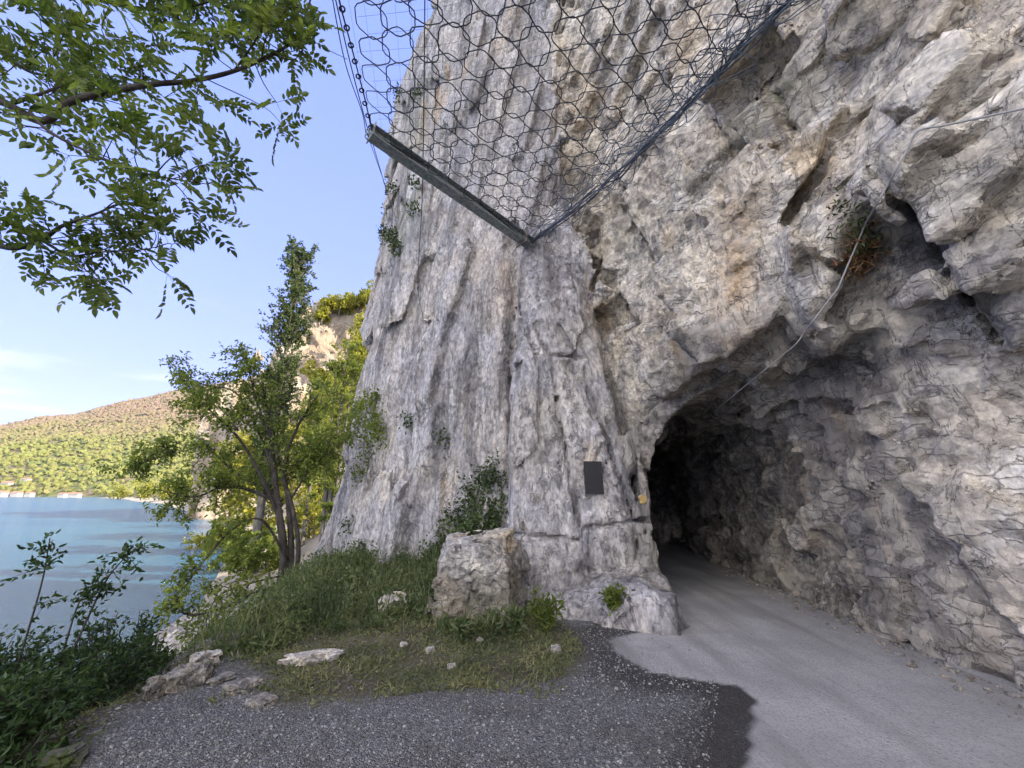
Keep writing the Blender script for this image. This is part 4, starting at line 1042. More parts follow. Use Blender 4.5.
# trees along the far waterline at the foot of the hill
for i, (px, Y, R, H, lab) in enumerate([(118, 330, 6, 9, 'rounded tree on the far waterline, left of the bank tree crown'), (140, 260, 6, 9, 'rounded tree on the far waterline where the coast bends'), (165, 215, 5, 8, 'rounded tree on the far waterline behind the bank tree crown'), (188, 160, 4.5, 7, 'rounded waterline tree nearest along the coast'), (205, 120, 4, 7, 'rounded waterline tree seen just left of the sunlit trees')]):
    crown_blob(130 + i, 'shoreline_tree', lab, 'tree', at_ground(px, Y), R, H, L_YEL, 1.2, 600, 'trees on the far waterline')

# --- dark shrub at the lower left with two tall shoots
bush(70, 'dark_shrub', 'dense dark shrub in the corner in front of the lake, below the two tall shoots', 'bush', (-4.15, 3.9, lh(-4.15, 3.9)[0]), 1.05, 1.1, L_DARK, .05, .022, 60, 27, bark=BARK)
bush(71, 'dark_shrub', 'dark shrub spreading low at the gravel edge, nearest the camera on the left', 'bush', (-3.55, 2.9, lh(-3.55, 2.9)[0]), .75, .75, L_DARK, .05, .022, 44, 28, bark=BARK)
bush(72, 'dark_shrub', 'thin twiggy shrub at the top of the beach, right of the dark shrubs', 'bush', (-4.3, 5.0, lh(-4.3, 5.0)[0]), .65, .95, L_DARK, .05, .022, 30, 20, bark=BARK)
def shoot(seed, pts, lab, n=7):
    P = Plant(seed); q = [atY(px, py, Y) for px, py, Y in pts]; q[0][2] = min(q[0][2], lh(q[0][0], q[0][1])[0] + .4)
    b = q[0].copy(); b[2] = lh(b[0], b[1])[0]
    c = P.branch([b] + q, .012, .004, 5, 6)
    P.sub(c, n + 3, .26, 0, .15, .9, .1, .003, 12, .40, .6, .04)
    P.leafy(c[-4:], 26, .07)
    P.build('sapling', lab, 'sapling', b, L_DARK, BARK, .052, .024, 'tall shoots against the lake', 'leaves', 'stem')
shoot(73, [(24, 640, 3.8), (40, 590, 3.8), (50, 538, 3.8)], 'tallest leafy shoot standing against the water, with a tufted tip')
shoot(74, [(74, 632, 4.0), (100, 592, 4.0), (118, 565, 4.0), (136, 548, 4.0)], 'leafy shoot leaning right against the water', 9)
shoot(75, [(66, 640, 3.9), (76, 610, 3.9), (88, 592, 3.9)], 'short leafy shoot between the two tall ones')

# --- plants clinging to the cliff: leaves rooted on the rock itself
def on_rock(name, label, cat, poly, ymin, ymax, n, leaf, L, W, hang=0.0, off=.05, group=None, seed=1, xmax=9):
    rng = np.random.default_rng(seed)
    m = (poly_sdf(PXV, PYV, poly) < 0) & (CP_[:, 1] > ymin) & (CP_[:, 1] < ymax) & (CP_[:, 0] < xmax)
    c = CP_[m]
    if len(c) < 10: return None
    cl = c[rng.integers(0, len(c), max(6, n // 55))]                      # clumps
    p = cl[rng.integers(0, len(cl), n)] + rng.standard_normal((n, 3)) * [.11, .05, .13]
    p[:, 1] -= off * rng.random(n) + .02; p[:, 0] -= .3 * off
    b = cl.mean(0)
    d = rng.standard_normal((n, 3)) * .8 + [-.2, -.5, .1 - hang]
    V, Fc = leaves(p, d, L * (.6 + .8 * rng.random(n)), W * (.6 + .8 * rng.random(n)), rng)
    o = mesh_np(name, V - b, Fc, leaf); o.location = tuple(b)
    return tag(o, label, cat, group)
on_rock('ivy', 'dark ivy climbing the corner between the pale buttress and the left face, above the boulder', 'ivy', [(420, 560), (445, 515), (470, 480), (500, 455), (508, 480), (498, 535), (440, 570)], 6.5, 11, 4200, L_IVY, .06, .052, .3, .05, seed=3)
on_rock('cliff_shrub', 'green shrub on the ledge at the outer edge of the cliff, above the dark trunks', 'shrub', [(352, 440), (365, 400), (392, 392), (390, 440), (374, 480), (350, 470)], 9, 18, 1900, L_MID, .10, .05, -.3, .35, seed=4)
on_rock('cliff_shrub', 'dull green shrub growing below the end of the steel post', 'shrub', [(385, 235), (396, 185), (418, 182), (420, 225), (400, 262)], 9, 18, 1100, L_IVY, .11, .06, -.2, .3, seed=5)
on_rock('cliff_shrub', 'small tuft on the left face level with the ledge shrub', 'shrub', [(400, 420), (425, 412), (452, 432), (445, 442), (410, 436)], 8, 16, 420, L_IVY, .08, .05, .1, .1, seed=6)
on_rock('cliff_shrub', 'sunny tuft on the cliff edge at the very top, seen through the net', 'shrub', [(388, 25), (400, -20), (425, -20), (420, 30), (400, 60)], 9, 18, 900, L_YEL, .12, .07, -.2, .3, seed=7)
on_rock('cliff_shrub', 'mossy shrub on the cliff edge beside the post tip, inside the net', 'shrub', [(392, 150), (398, 90), (425, 95), (422, 160), (405, 170)], 9, 18, 700, L_IVY, .10, .06, 0, .2, seed=8)
on_rock('ivy', 'thin ivy at the foot of the left face, above the weeds', 'ivy', [(335, 600), (350, 520), (372, 560), (425, 560), (420, 600)], 8, 16, 1500, L_IVY, .07, .055, .2, .12, seed=9)
on_rock('dry_plant', 'tuft of brown dried plant hanging on the rock beside the loose cable', 'dry plant', [(842, 232), (860, 232), (868, 262), (846, 268)], 2, 6.5, 420, L_DRY, .10, .012, .6, .06, seed=10)
on_rock('cliff_shrub', 'little green tuft growing just above the dried plant', 'shrub', [(838, 205), (850, 205), (862, 240), (842, 238)], 2, 9, 160, L_IVY, .07, .02, .4, .05, seed=11)

# --- weeds and grass on the bank
def blades(p, h, w, rng, lean=.35):
    n = len(p); a = rng.random(n) * 6.283; s = np.stack([np.cos(a), np.sin(a), 0 * a], 1); l = np.stack([rng.standard_normal(n), rng.standard_normal(n), 0 * a], 1) * lean
    h = h[:, None]; w = w[:, None]
    m = p + [0, 0, 1] * h * .55 + l * h * .3; t = p + [0, 0, 1] * h * .9 + l * h
    V = np.stack([p - s * w, p + s * w, m + s * w * .7, m - s * w * .7, t - s * w * .08, t + s * w * .08], 1).reshape(-1, 3); o = (np.arange(n) * 6)[:, None]
    return V, np.concatenate([o + [0, 1, 2, 3], o + [3, 2, 5, 4]])
def scatter(poly, n, rng):
    poly = np.array(poly); lo, hi = poly.min(0), poly.max(0); out = np.zeros((0, 2))
    while len(out) < n:
        q = lo + (hi - lo) * rng.random((n * 2, 2)); out = np.concatenate([out, q[poly_sdf(q[:, 0], q[:, 1], poly) < 0]])
    return out[:n]
rng = np.random.default_rng(77)
WEED = [tuple(atZ(px, py, .05)[:2]) for px, py in ((196, 668), (250, 650), (330, 632), (400, 622), (440, 622), (470, 640), (500, 630), (520, 600))] + [(-.3, 7.6), (-.9, 8.8), (-2.6, 9.9), (-5.2, 12.5), (-6.8, 12.2), (-6.2, 8.6), (-4.8, 6.6)]
q = scatter(WEED, 4600, rng); nz = fbm(q[:, 0] * 1.3, q[:, 1] * 1.3, q[:, 0] * 0, 3, 2)
q = q[nz > -.15 + .5 * rng.random(len(q)) - .2 + .25 * sstep(.5, .0, -poly_sdf(q[:, 0], q[:, 1], WEED))]; g = np.stack([q[:, 0], q[:, 1], lh(q[:, 0], q[:, 1])], 1)
tall = np.clip(.12 + .24 * fbm(q[:, 0] * .9, q[:, 1] * .9, q[:, 0] * 0, 3, 5) + .06 * rng.standard_normal(len(q)), .06, .6)
tall *= sstep(-.05, .5, -poly_sdf(q[:, 0], q[:, 1], WEED)) * .75 + .25
q5 = scatter(WEED, 1500, rng); g5 = np.stack([q5[:, 0], q5[:, 1], lh(q5[:, 0], q5[:, 1])], 1)
V1, F1 = blades(np.concatenate([g, g5]), np.concatenate([tall * 1.15, .3 + .4 * rng.random(1500)]), .003 + .005 * rng.random(len(q) + 1500), rng, .4)
# every weed also carries leaves up its stem
rep = 8; gp = np.repeat(g, rep, 0); hp = np.repeat(tall, rep) * (.15 + .95 * rng.random(len(gp)))
lp = gp + np.stack([rng.standard_normal(len(gp)) * .05, rng.standard_normal(len(gp)) * .05, hp], 1)
V2, F2 = leaves(lp, rng.standard_normal((len(lp), 3)) + [0, 0, .25],   .035 + .045 * rng.random(len(lp)), .013 + .016 * rng.random(len(lp)), rng)
cq = scatter(WEED, 190, rng); cz = lh(cq[:, 0], cq[:, 1]); ed = sstep(.1, .7, -poly_sdf(cq[:, 0], cq[:, 1], WEED))
ci = rng.integers(0, 190, 12000); hh = (.22 + .34 * rng.random(190)) * (.4 + .6 * ed); rr_ = .12 + .16 * rng.random(190)
dd_ = unit(rng.standard_normal((12000, 3))) * (rng.random((12000, 1)) ** .5); dd_[:, 2] = np.abs(dd_[:, 2])
cpz = np.stack([cq[ci, 0], cq[ci, 1], cz[ci]], 1) + dd_ * np.stack([rr_[ci], rr_[ci], hh[ci]], 1)
V3, F3 = leaves(cpz, dd_ + rng.standard_normal((12000, 3)) * .6, (.05 + .06 * rng.random(190))[ci], (.016 + .03 * rng.random(190))[ci], rng)
F2 = np.concatenate([F2, F3 + len(V2)]); V2 = np.concatenate([V2, V3])
o = mesh_np('undergrowth', np.concatenate([V1, V2]), np.concatenate([F1, F2 + len(V1)]), L_WEED); tag(o, 'thick green weeds covering the bank below the left face', kind='stuff')
L_GRASS = leaf_mat('short grass', (.085, .11, .045), (.20, .195, .10), .25)
q = scatter(GRASS, 44000, rng); nz = fbm(q[:, 0] * 2.2, q[:, 1] * 2.2, q[:, 0] * 0, 4, 3); q = q[nz + .25 * rng.standard_normal(len(q)) > -.08]
q2 = scatter([(-4.0, 1.6), (-2.6, 2.2), (-2.75, 3.2), (-3.4, 4.4), (-4.6, 5.6), (-5, 3)], 2600, rng); q = np.concatenate([q, q2])
q3 = scatter([tuple(atZ(px, py, 0)[:2]) for px, py in ((205, 700), (330, 735), (600, 690), (590, 650), (300, 660))], 1500, rng); q = np.concatenate([q, q3[fbm(q3[:, 0] * 3, q3[:, 1] * 3, q3[:, 0] * 0, 3, 6) > .15]])
g = np.stack([q[:, 0], q[:, 1], lh(q[:, 0], q[:, 1])], 1)
V1, F1 = blades(g, .025 + .06 * rng.random(len(g)) ** 1.5, .003 + .003 * rng.random(len(g)), rng, .9)
lp = g + [0, 0, .012]; V2, F2 = leaves(lp, rng.standard_normal((len(lp), 3)) * [1, 1, .3], .02 + .03 * rng.random(len(lp)), .012 + .012 * rng.random(len(lp)), rng)
o = mesh_np('grass', np.concatenate([V1, V2]), np.concatenate([F1, F2 + len(V1)]), L_GRASS); tag(o, 'thin short grass and moss at the edge of the gravel', kind='stuff')
# single leafy weeds at the foot of the buttress
for i, (px, py, R, H, lab) in enumerate([(546, 618, .26, .42, 'leafy weed at the foot of the buttress, right of the boulder'), (607, 622, .16, .22, 'small round weed growing on the rock shelf'), (515, 622, .18, .28, 'low weed squeezed between the boulder and the buttress'), (462, 628, .16, .2, 'low weed in front of the boulder')]):
    b = atZ(px, py, .15 if i != 1 else .33); 
    if i == 1: b = np.array([1.28, 5.62, .18])
    else: b[2] = lh(b[0], b[1])[0]
    P = Plant(90 + i)
    for k_ in range(14):
        a = P.rng.random() * 6.283; t = b + [math.cos(a) * R * P.rng.random(), math.sin(a) * R * P.rng.random(), H * (.5 + .6 * P.rng.random())]
        c = P.branch([b, (b + t) / 2 + [0, 0, .04], t], .004, .002, 4, 4); P.leafy(c, 22, .05)
    P.build('weed', lab, 'weed', b, L_MID if i < 2 else L_WEED, L_WEED, .075, .028, 'single weeds below the buttress', 'leaves', 'stems')
# ------------------------------------------------------------------ rocks, plaque, net, cables, houses
def cliff_plane(px, py, r=7):
    m = (np.abs(PXV - px) < r) & (np.abs(PYV - py) < r) & (dep > 1); q = CP_[m]; dd = dep[m]; q = q[dd < dd.min() + .6]
    c = q.mean(0); w = np.linalg.svd(q - c)[2][2]; w = -w if w @ (c - [0, 0, CAMH]) > 0 else w
    return c, w, ((q - c) @ w).max()
def frame(w, up=(0, 0, 1)):
    w = unit(np.asarray(w, float)); s = unit(np.cross(up, w)); return np.stack([s, np.cross(w, s), w], 1)      # columns: sideways, up, outwards

BOULDER = rock_material('boulder stone', .95, False, 1.3)
def dirty_foot(m):
    t = m.node_tree; b = t.nodes['Principled BSDF']; old = b.inputs['Base Color'].links[0].from_socket
    k = NT.__new__(NT); k.m = m; k.t = t; k.n = t.nodes; k.l = t.links
    tc = k.n.new('ShaderNodeTexCoord'); sp = k.n.new('ShaderNodeSeparateXYZ'); k.l.new(tc.outputs['Object'], sp.inputs[0])
    h = k.math('ADD', sp.outputs[2], k.math('MULTIPLY', k.noise(k.coord(), 3.5, 6, .65), -1.1))
    k.l.new(k.mix(k.ramp(h, .22, -.25, 0, .6), old, (.115, .098, .065)), b.inputs['Base Color'])
dirty_foot(BOULDER)          # moss and soil splash on its lower half
def boulder_sdf(x, y, z):
    # a squared block, leaning a little, with a slanted top
    d = -1e9
    for nx, ny, nz, px, py, pz in [(-1, -.12, .12, -1.02, 6.1, .4), (.96, -.22, .16, .06, 6.1, .3), (-.06, -1, .12, -.45, 5.72, .2), (0, 1, .1, -.5, 6.75, .5), (-.10, -.12, 1, -.5, 6.15, .99), (.62, -.5, .6, -.06, 5.9, .86), (-.7, -.5, .5, -.92, 5.85, .82)]:
        L = math.sqrt(nx * nx + ny * ny + nz * nz)
        d = np.maximum(d, ((x - px) * nx + (y - py) * ny + (z - pz) * nz) / L)
    return np.maximum(d, -.45 - z)
def boulder_full(x, y, z):
    x = x.astype(F); y = y.astype(F); z = z.astype(F)
    return boulder_sdf(x, y, z) - .07 * facets(x * 1.5, y * 1.5, z * 2.2, 2, 1, .8, .1) - .035 * facets(x * 4, y * 4, z * 5, 5, 1, .8, .1) - .012 * facets(x * 11, y * 11, z * 12, 1, 1, .7, 0) - .01 * fbm(x * 9, y * 9, z * 9, 3, 2)
P, Q = iso_surface(boulder_sdf, boulder_full, np.arange(-1.6, .6, .022)[:97], np.arange(5.2, 7.3, .024)[:81], np.arange(-.6, 1.4, .022)[:89], .2)
c0 = np.array([-.45, 6.2, 0]); o = mesh_np('boulder', P - c0, Q, BOULDER); o.location = tuple(c0)
tag(o, 'big squared grey boulder standing in the weeds beside the buttress', 'boulder')

PALE = rock_material('pale stone', 1.15, False, 3.0); GREYST = rock_material('grey stone', .62, False, 3.0)
k = NT('mossy stone'); v = k.coord(); f = k.noise(v, 7, 8, .7); c = k.mix(k.ramp(f, .42, .58), (.10, .095, .085), (.055, .07, .022)); MOSSY = k.done(c, .95, k.bump(f, .03), spec=.15)
ICO3 = ico(3)
def rock(name, label, cat, px, py, dims, rz, seed, mat, group=None, tilt=(0, 0), sink=.3, z=None):
    V = ICO3[0]; V = np.sign(V) * np.abs(V) ** .62; V = V / np.linalg.norm(V, axis=1).max()
    d = .22 * facets(V[:, 0] * 1.3 + seed * 7, V[:, 1] * 1.3, V[:, 2] * 1.3, seed % 8, 1, .8, 0) + .10 * facets(V[:, 0] * 3 + seed, V[:, 1] * 3, V[:, 2] * 3, (seed + 2) % 8, 1, .8, 0) + .04 * fbm(V[:, 0] * 6, V[:, 1] * 6, V[:, 2] * 6, 3, seed)
    V = V * (1 + d[:, None]) * np.array(dims) * .5
    cx, sx = math.cos(tilt[0]), math.sin(tilt[0]); V = V @ np.array([[cx, 0, -sx], [0, 1, 0], [sx, 0, cx]])
    ca, sa = math.cos(rz), math.sin(rz); V = V @ np.array([[ca, sa, 0], [-sa, ca, 0], [0, 0, 1]])
    p = atZ(px, py, 0 if z is None else z); p[2] = lh(p[0], p[1])[0]
    p = atZ(px, py, p[2]); p[2] = lh(p[0], p[1])[0] + dims[2] * (.5 - sink)
    o = mesh_np(name, V, ICO3[1], mat); o.location = tuple(p)
    return tag(o, label, cat, group)
rock('stone_slab', 'long flat white stone lying at the edge of the weeds', 'stone', 311, 662, (.62, .20, .15), math.radians(16), 3, PALE)
rock('rock', 'pale round rock half hidden in the weeds left of the boulder', 'rock', 392, 612, (.42, .34, .36), .3, 4, PALE, sink=.2)
rock('rock', 'larger dark grey rock at the gravel edge above the beach', 'rock', 186, 688, (.36, .28, .26), .5, 5, GREYST, z=-.1)
rock('rock', 'dark angular rock at the gravel edge beside the dark shrubs', 'rock', 158, 695, (.28, .22, .22), 1.2, 6, GREYST, z=-.2)
rock('rock', 'mossy rock at the bottom edge under the dark shrub', 'rock', 58, 766, (.27, .2, .14), .2, 7, MOSSY)
for i, (px, py, d, lab) in enumerate([(242, 690, .34, 'flat grey stone level with the gravel, below the long white stone'), (222, 681, .24, 'flat grey stone between the edge rocks and the weeds'), (262, 703, .26, 'flat grey stone lowest on the gravel near the grass'),
        (430, 652, .13, 'small pale stone in the grass below the boulder, left one'), (404, 646, .11, 'small pale stone in the grass left of the boulder'), (452, 668, .10, 'small pale stone at the lower edge of the grass'), (556, 652, .16, 'small pale stone lying against the rock shelf'), (480, 642, .10, 'small pale stone under the boulder front'), (205, 664, .30, 'grey stone at the top of the beach behind the larger edge rock')]):
    rock('stone', lab, 'stone', px, py, (d, d * .75, d * (.34 if i < 3 else .6)), i * 1.3, 10 + i, GREYST if i < 3 else PALE, 'loose stones on the ground')

# gravel: real stones over the gravelled ground
rng = np.random.default_rng(5)
q = scatter([(-4.0, 1.9), (.6, 1.9), (1.9, 4.2), (1.9, 5.4), (.5, 5.9), (-3.0, 5.2), (-4.4, 5.2)], 38000, rng)
pdq = poly_sdf(q[:, 0], q[:, 1], PATH); gdq = poly_sdf(q[:, 0], q[:, 1], GRASS)
ok = ((pdq > -.02) | (rng.random(len(q)) < .09 * np.exp(pdq / .5))) & ((gdq > .1) | (rng.random(len(q)) < .10)) & (fbm(q[:, 0] * 1.5, q[:, 1] * 1.5, q[:, 0] * 0, 3, 1) + .55 * rng.standard_normal(len(q)) > -.25)
q = q[ok][:24000]; r = .0032 + .0058 * rng.random(len(q)) ** 2.4 + .008 * (rng.random(len(q)) < .012)
P, Q, idx = blobs(np.stack([q[:, 0], q[:, 1], lh(q[:, 0], q[:, 1]) + r * .35], 1), np.stack([r * 1.25, r, r * .75], 1), ICO0, .16, rng)
tv = (.085 + .24 * rng.random(len(q)) ** 2.0)[:, None] * np.array([[1, .975, .94]]); tv = np.where((rng.random(len(q)) < .03)[:, None], [.28, .27, .26], tv)
k = NT('gravel stone'); k.done(k.attr('tint', 'Color'), .9, spec=.25)
o = mesh_np('gravel', P, Q, k.m, attrs={'tint': np.concatenate([tv[idx], np.ones((len(idx), 1))], 1)}); tag(o, 'loose grey gravel beside the smooth walkway', kind='stuff')
# fallen bits of rock along the foot of the right wall
q = np.stack([np.zeros(700), 2.9 + 6.5 * rng.random(700)], 1); q[:, 0] = tun_c(q[:, 1]) + 1.12 + .02 * np.minimum(q[:, 1] - 7, 0) - .05 - .45 * rng.random(700) ** 3
r = .006 + .03 * rng.random(700) ** 4
P, Q, idx = blobs(np.stack([q[:, 0], q[:, 1], lh(q[:, 0], q[:, 1]) + r * .3], 1), np.stack([r * 1.3, r, r * .8], 1), ICO0, .2, rng)
o = mesh_np('rubble', P, Q, GREYST); tag(o, 'crumbs of rock along the foot of the right wall', kind='stuff')

GRAVEL_M = bpy.data.materials['gravel stone']
# pebbles of the beach
q = scatter([(-9.6, 8), (-6.2, 8), (-4.2, 5.2), (-5.6, 4.5), (-8, 5), (-9.2, 6)], 1300, rng); q = np.concatenate([q, scatter([(-10.3, 8), (-5.8, 8), (-5.8, 13), (-11, 15)], 2200, rng)])
tt = (q[:, 0] - np.interp(q[:, 1], WL_Y, WL_X)) / (np.interp(q[:, 1], BE_Y, BE_X) - np.interp(q[:, 1], WL_Y, WL_X)); q = q[(tt > .03) & (tt < .95 - .25 * rng.random(len(q)))]
r = .018 + .05 * rng.random(len(q)) ** 2.5
P, Q, idx = blobs(np.stack([q[:, 0], q[:, 1], lh(q[:, 0], q[:, 1]) + r * .25], 1), np.stack([r * 1.3, r, r * .7], 1), ICO1, .06, rng)
tv = (.24 + .24 * rng.random(len(q)))[:, None] * np.array([[1.05, .97, .84]])
o = mesh_np('pebbles', P, Q, GRAVEL_M, attrs={'tint': np.concatenate([tv[idx], np.ones((len(idx), 1))], 1)}); tag(o, 'pale pebbles of the narrow beach', kind='stuff')

# plaque
c, w, mx = cliff_plane(592, 478, 12); w = unit(w * [.5, 1, .6])
R = frame(w); k = NT('dark bronze'); f = k.noise(k.coord(), 30, 5, .6); k.done(k.mix(f, (.022, .022, .024), (.036, .035, .035)), .55, metal=.3, spec=.4)
pc = atS(592, 478, (c[1] * CP + (c[2] - CAMH) * SP)); sc_ = (pc[1] * CP + (pc[2] - CAMH) * SP) / FPX
m = (np.abs(PXV - 592) < 14) & (np.abs(PYV - 478) < 20) & (dep < 9); mx = ((CP_[m] - pc) @ w).max()
pw, ph = 18.5 * sc_, 31 * sc_ * 1.02
pq = empty('plaque', tuple(pc + w * (mx + .005)), 'dark blank metal plaque fixed to the rock of the buttress', 'plaque')
m = MB(); m.box((R, (0, 0, 0)), pw, ph, .025); m.build('plate', k.m, pq)
for sx in (-1, 1):
    for sy in (-1, 1):
        m = MB(); c_ = R @ np.array([sx * pw * .43, sy * ph * .45, .0125]); m.tube([c_ - w * .005 - w * max(mx, .02) * .9, c_ + w * .004], .007, 8); m.build('bolt', k.m, pq)
# painted trail mark
c, w, mx = cliff_plane(643, 499, 7); w = unit(np.array([.30, -.94, .10])); c = on_cliff(643, 499, 0, 3); mx = .02; R = frame(w); k = NT('yellow paint'); k.done(k.mix(k.ramp(k.noise(k.coord(), 26, 6, .7), .35, .6), (.55, .33, .06), (.42, .33, .18)), .85)
a = np.linspace(0, 2 * math.pi, 14, endpoint=False); rr = .066 * (1 + .22 * np.sin(a * 3 + 1) + .12 * np.sin(a * 5))
m = MB(); top = np.stack([rr * np.cos(a), rr * np.sin(a), np.full(14, .006)], 1); bot = top * [1.05, 1.05, 0] - [0, 0, .05]
m.add(np.concatenate([top, bot]) @ R.T, [tuple(range(14))] + [(i, (i + 14), (i + 1) % 14 + 14, (i + 1) % 14) for i in range(14)])
o = m.build('trail_mark', k.m); o.location = tuple(c + w * min(mx, .05)); tag(o, 'small yellow paint patch on the rock right of the plaque', 'trail mark')

# rock-fall net: post, ring net, ropes
k = NT('galvanised steel'); f = k.noise(k.coord(), 14, 6, .7); STEEL = k.done(k.mix(k.ramp(f, .35, .65), (.14, .165, .165), (.31, .33, .32)), .65, metal=.2, spec=.5)
k = NT('rusty steel'); f = k.noise(k.coord(), 22, 6, .7); RUSTY = k.done(k.mix(k.ramp(f, .4, .6), (.12, .075, .05), (.16, .16, .16)), .75, metal=.2)
k = NT('wire'); WIRE = k.done((.045, .05, .06), .5, metal=.5, spec=.5)
k = NT('wire rope'); f = k.noise(k.coord((1, 1, 1)), 40, 3); ROPE = k.done(k.mix(f, (.06, .075, .10), (.14, .165, .20)), .5, metal=.4, spec=.5)
k = NT('pale cable'); PALEC = k.done(k.mix(k.noise(k.coord(), 30, 4), (.24, .235, .22), (.38, .37, .35)), .7)
P1 = atS(372, 133, 6.5); P2 = on_cliff(531, 244, -.10, 7)
ax = unit(P2 - P1); R = np.stack([unit(np.cross([0, 0, 1], ax)), np.zeros(3), ax], 1); R[:, 1] = np.cross(ax, R[:, 0]); Lp = np.linalg.norm(P2 - P1)
post = empty('steel_post', tuple(P2), 'weathered steel post jutting level from the cliff and holding up the net', 'post')
m = MB(); mid = (P1 - P2) / 2 + ax * .10
m.box((R, mid),   .012, .18, Lp + .2)
for s_ in (-1, 1): m.box((R, mid + R[:, 1] * s_ * .097), .20, .014, Lp + .2)
m.build('beam', STEEL, post)
m = MB(); m.box((R, P1 - P2 - ax * .011), .26, .26, .02); m.build('end_plate', STEEL, post)
m = MB(); m.box((R, -ax * .28), .34, .34, .025); m.build('base_plate', RUSTY, post)
for i in range(4):
    m = MB(); a0 = P1 - P2 - ax * .03 + R[:, 1] * (.05 if i % 2 else -.06) + R[:, 0] * (.07 if i > 1 else -.07); th = np.linspace(0, 2 * math.pi, 14, endpoint=False)
    m.tube(a0 + .045 * (np.cos(th)[:, None] * -ax + np.sin(th)[:, None] * R[:, 1]), .011, 6, closed=True); m.build('shackle', STEEL, post)
for i in range(3):
    m = MB(); t = P1 - P2 + ax * (.5 + i * .9); th = np.linspace(0, 2 * math.pi, 16, endpoint=False)
    m.tube(t + R[:, 1] * .17 + .05 * (np.cos(th)[:, None] * ax + np.sin(th)[:, None] * R[:, 1]), .012, 6, closed=True); m.build('rope_eye', STEEL, post)

Lc_ = atS(340, 0, 4.72); Rc = atS(792, 0, 4.5); L2 = Lc_ + (Lc_ - P1) * .9; R2 = Rc + (Rc - P2) * .38
ex = unit(P2 - P1); nz_ = unit(np.cross(ex, Lc_ - P1)); ey = np.cross(nz_, ex)
if ey @ (Lc_ - P1) < 0: ey = -ey
to2 = lambda p: np.array([(p - P1) @ ex, (p - P1) @ ey])
poly = [tuple(to2(p)) for p in (P1, P2 - ex * .15, Rc, R2, L2, Lc_)]
hts = np.array([[*to2(p), (p - P1) @ nz_] for p in (P1, P2, Rc, R2, L2, Lc_)])
def net_pt(u, v):
    d2 = ((hts[:, 0] - u) ** 2 + (hts[:, 1] - v) ** 2) + .05; wgt = 1 / d2 ** 1.5; h = (wgt * hts[:, 2]).sum() / wgt.sum()
    return P1 + ex * u + ey * v + nz_ * h
rng = np.random.default_rng(12)
D = .375; rows = MB(); ringc = 0
lo = np.array(poly).min(0); hi = np.array(poly).max(0)
net = empty('ring_net', tuple(P1), 'dark steel ring net stretched overhead from the post across the cliff', 'net')
for j in range(int((hi[1] - lo[1]) / (D * .866)) + 2):
    for i in range(int((hi[0] - lo[0]) / D) + 2):
        u = lo[0] + (i + .5 * (j % 2)) * D + rng.normal() * .018; v = lo[1] + j * D * .866 + rng.normal() * .018
        if poly_sdf(np.array([u]), np.array([v]), poly)[0] > -.10: continue
        c = net_pt(u, v); sag = -.22 * min(1, -poly_sdf(np.array([u]), np.array([v]), poly)[0] / 1.2)
        th = np.linspace(0, 2 * math.pi, 22, endpoint=False); ra = .192 * (1 + rng.normal() * .03); rb = .192 * (1 + rng.normal() * .025); ph = rng.random() * 3.1
        a = ex * math.cos(ph) + ey * math.sin(ph) + nz_ * rng.normal() * .14; b = -ex * math.sin(ph) + ey * math.cos(ph) + nz_ * rng.normal() * .14
        hx_ = 1 + .05 * np.cos(6 * (th + ph))[:, None]                        # six neighbours pull each ring towards a hexagon
        rows.tube(c - P1 + [0, 0, sag] + hx_ * (ra * np.cos(th)[:, None] * a + rb * np.sin(th)[:, None] * b), .0066 + .0016 * rng.random(), 5, closed=True)
        ringc += 1
rows.build('rings', WIRE, net, True)
# fine wire mesh lying on the rings
m = MB(); step = .085
for fam in (0, 1):
    ang_ = math.radians(32 if fam else -32); du = np.array([math.sin(ang_), math.cos(ang_)]); dn = np.array([du[1], -du[0]])
    for kk in np.arange(-9, 9, step * 2.2):
        pts = []
        for tt in np.arange(-9, 9, .28):
            p = dn * kk + du * tt
            if poly_sdf(p[:1], p[1:], poly)[0] < -.02:
                pts.append(net_pt(*p) - P1 + [0, 0, -.22 * min(1, -poly_sdf(p[:1], p[1:], poly)[0] / 1.2) + .03])
            elif len(pts) > 1: break
            else: pts = []
        if len(pts) > 2: m.tube(pts, .0016, 3, cap=False)
m.build('wire_mesh', WIRE, net)
def border(pts, n, jit, r, name, mat):
    m = MB()
    for q in range(n):
        c = bez(pts, 14); off = np.stack([vnoise(np.arange(len(c)) * .22 + q * 9.1, np.full(len(c), q * 3.3), np.full(len(c), a * 5.), 2) for a in range(3)], 1)
        m.tube(c - P1 + off * jit, r, 5)
    m.build(name, mat, net, True)
border([P2, atS(600, 190, 7.3), atS(655, 138, 6.2), atS(705, 88, 5.4), Rc, R2], 5, .07, .013, 'border_rope', ROPE)
border([P2 + [.02, 0, .05], atS(598, 184, 7.3), atS(650, 132, 6.2), atS(700, 80, 5.4), Rc + [-.05, 0, .05], R2], 14, .36, .006, 'selvedge_mesh', ROPE)
border([P1, Lc_, L2], 2, .02, .009, 'edge_rope', WIRE)
border([P1, P1 * .5 + P2 * .5 + [0, 0, .10], P2], 2, .03, .010, 'foot_rope', WIRE)
m = MB()
for t in np.linspace(.06, .95, 9):
    p = P1 + (Lc_ - P1) * t; th = np.linspace(0, 2 * math.pi, 10, endpoint=False)
    m = MB(); m.tube(p - P1 + .032 * (np.cos(th)[:, None] * np.array([1, 0, 0]) + np.sin(th)[:, None] * unit(Lc_ - P1)), .011, 5, closed=True); m.build('rope_clip', WIRE, net, True)
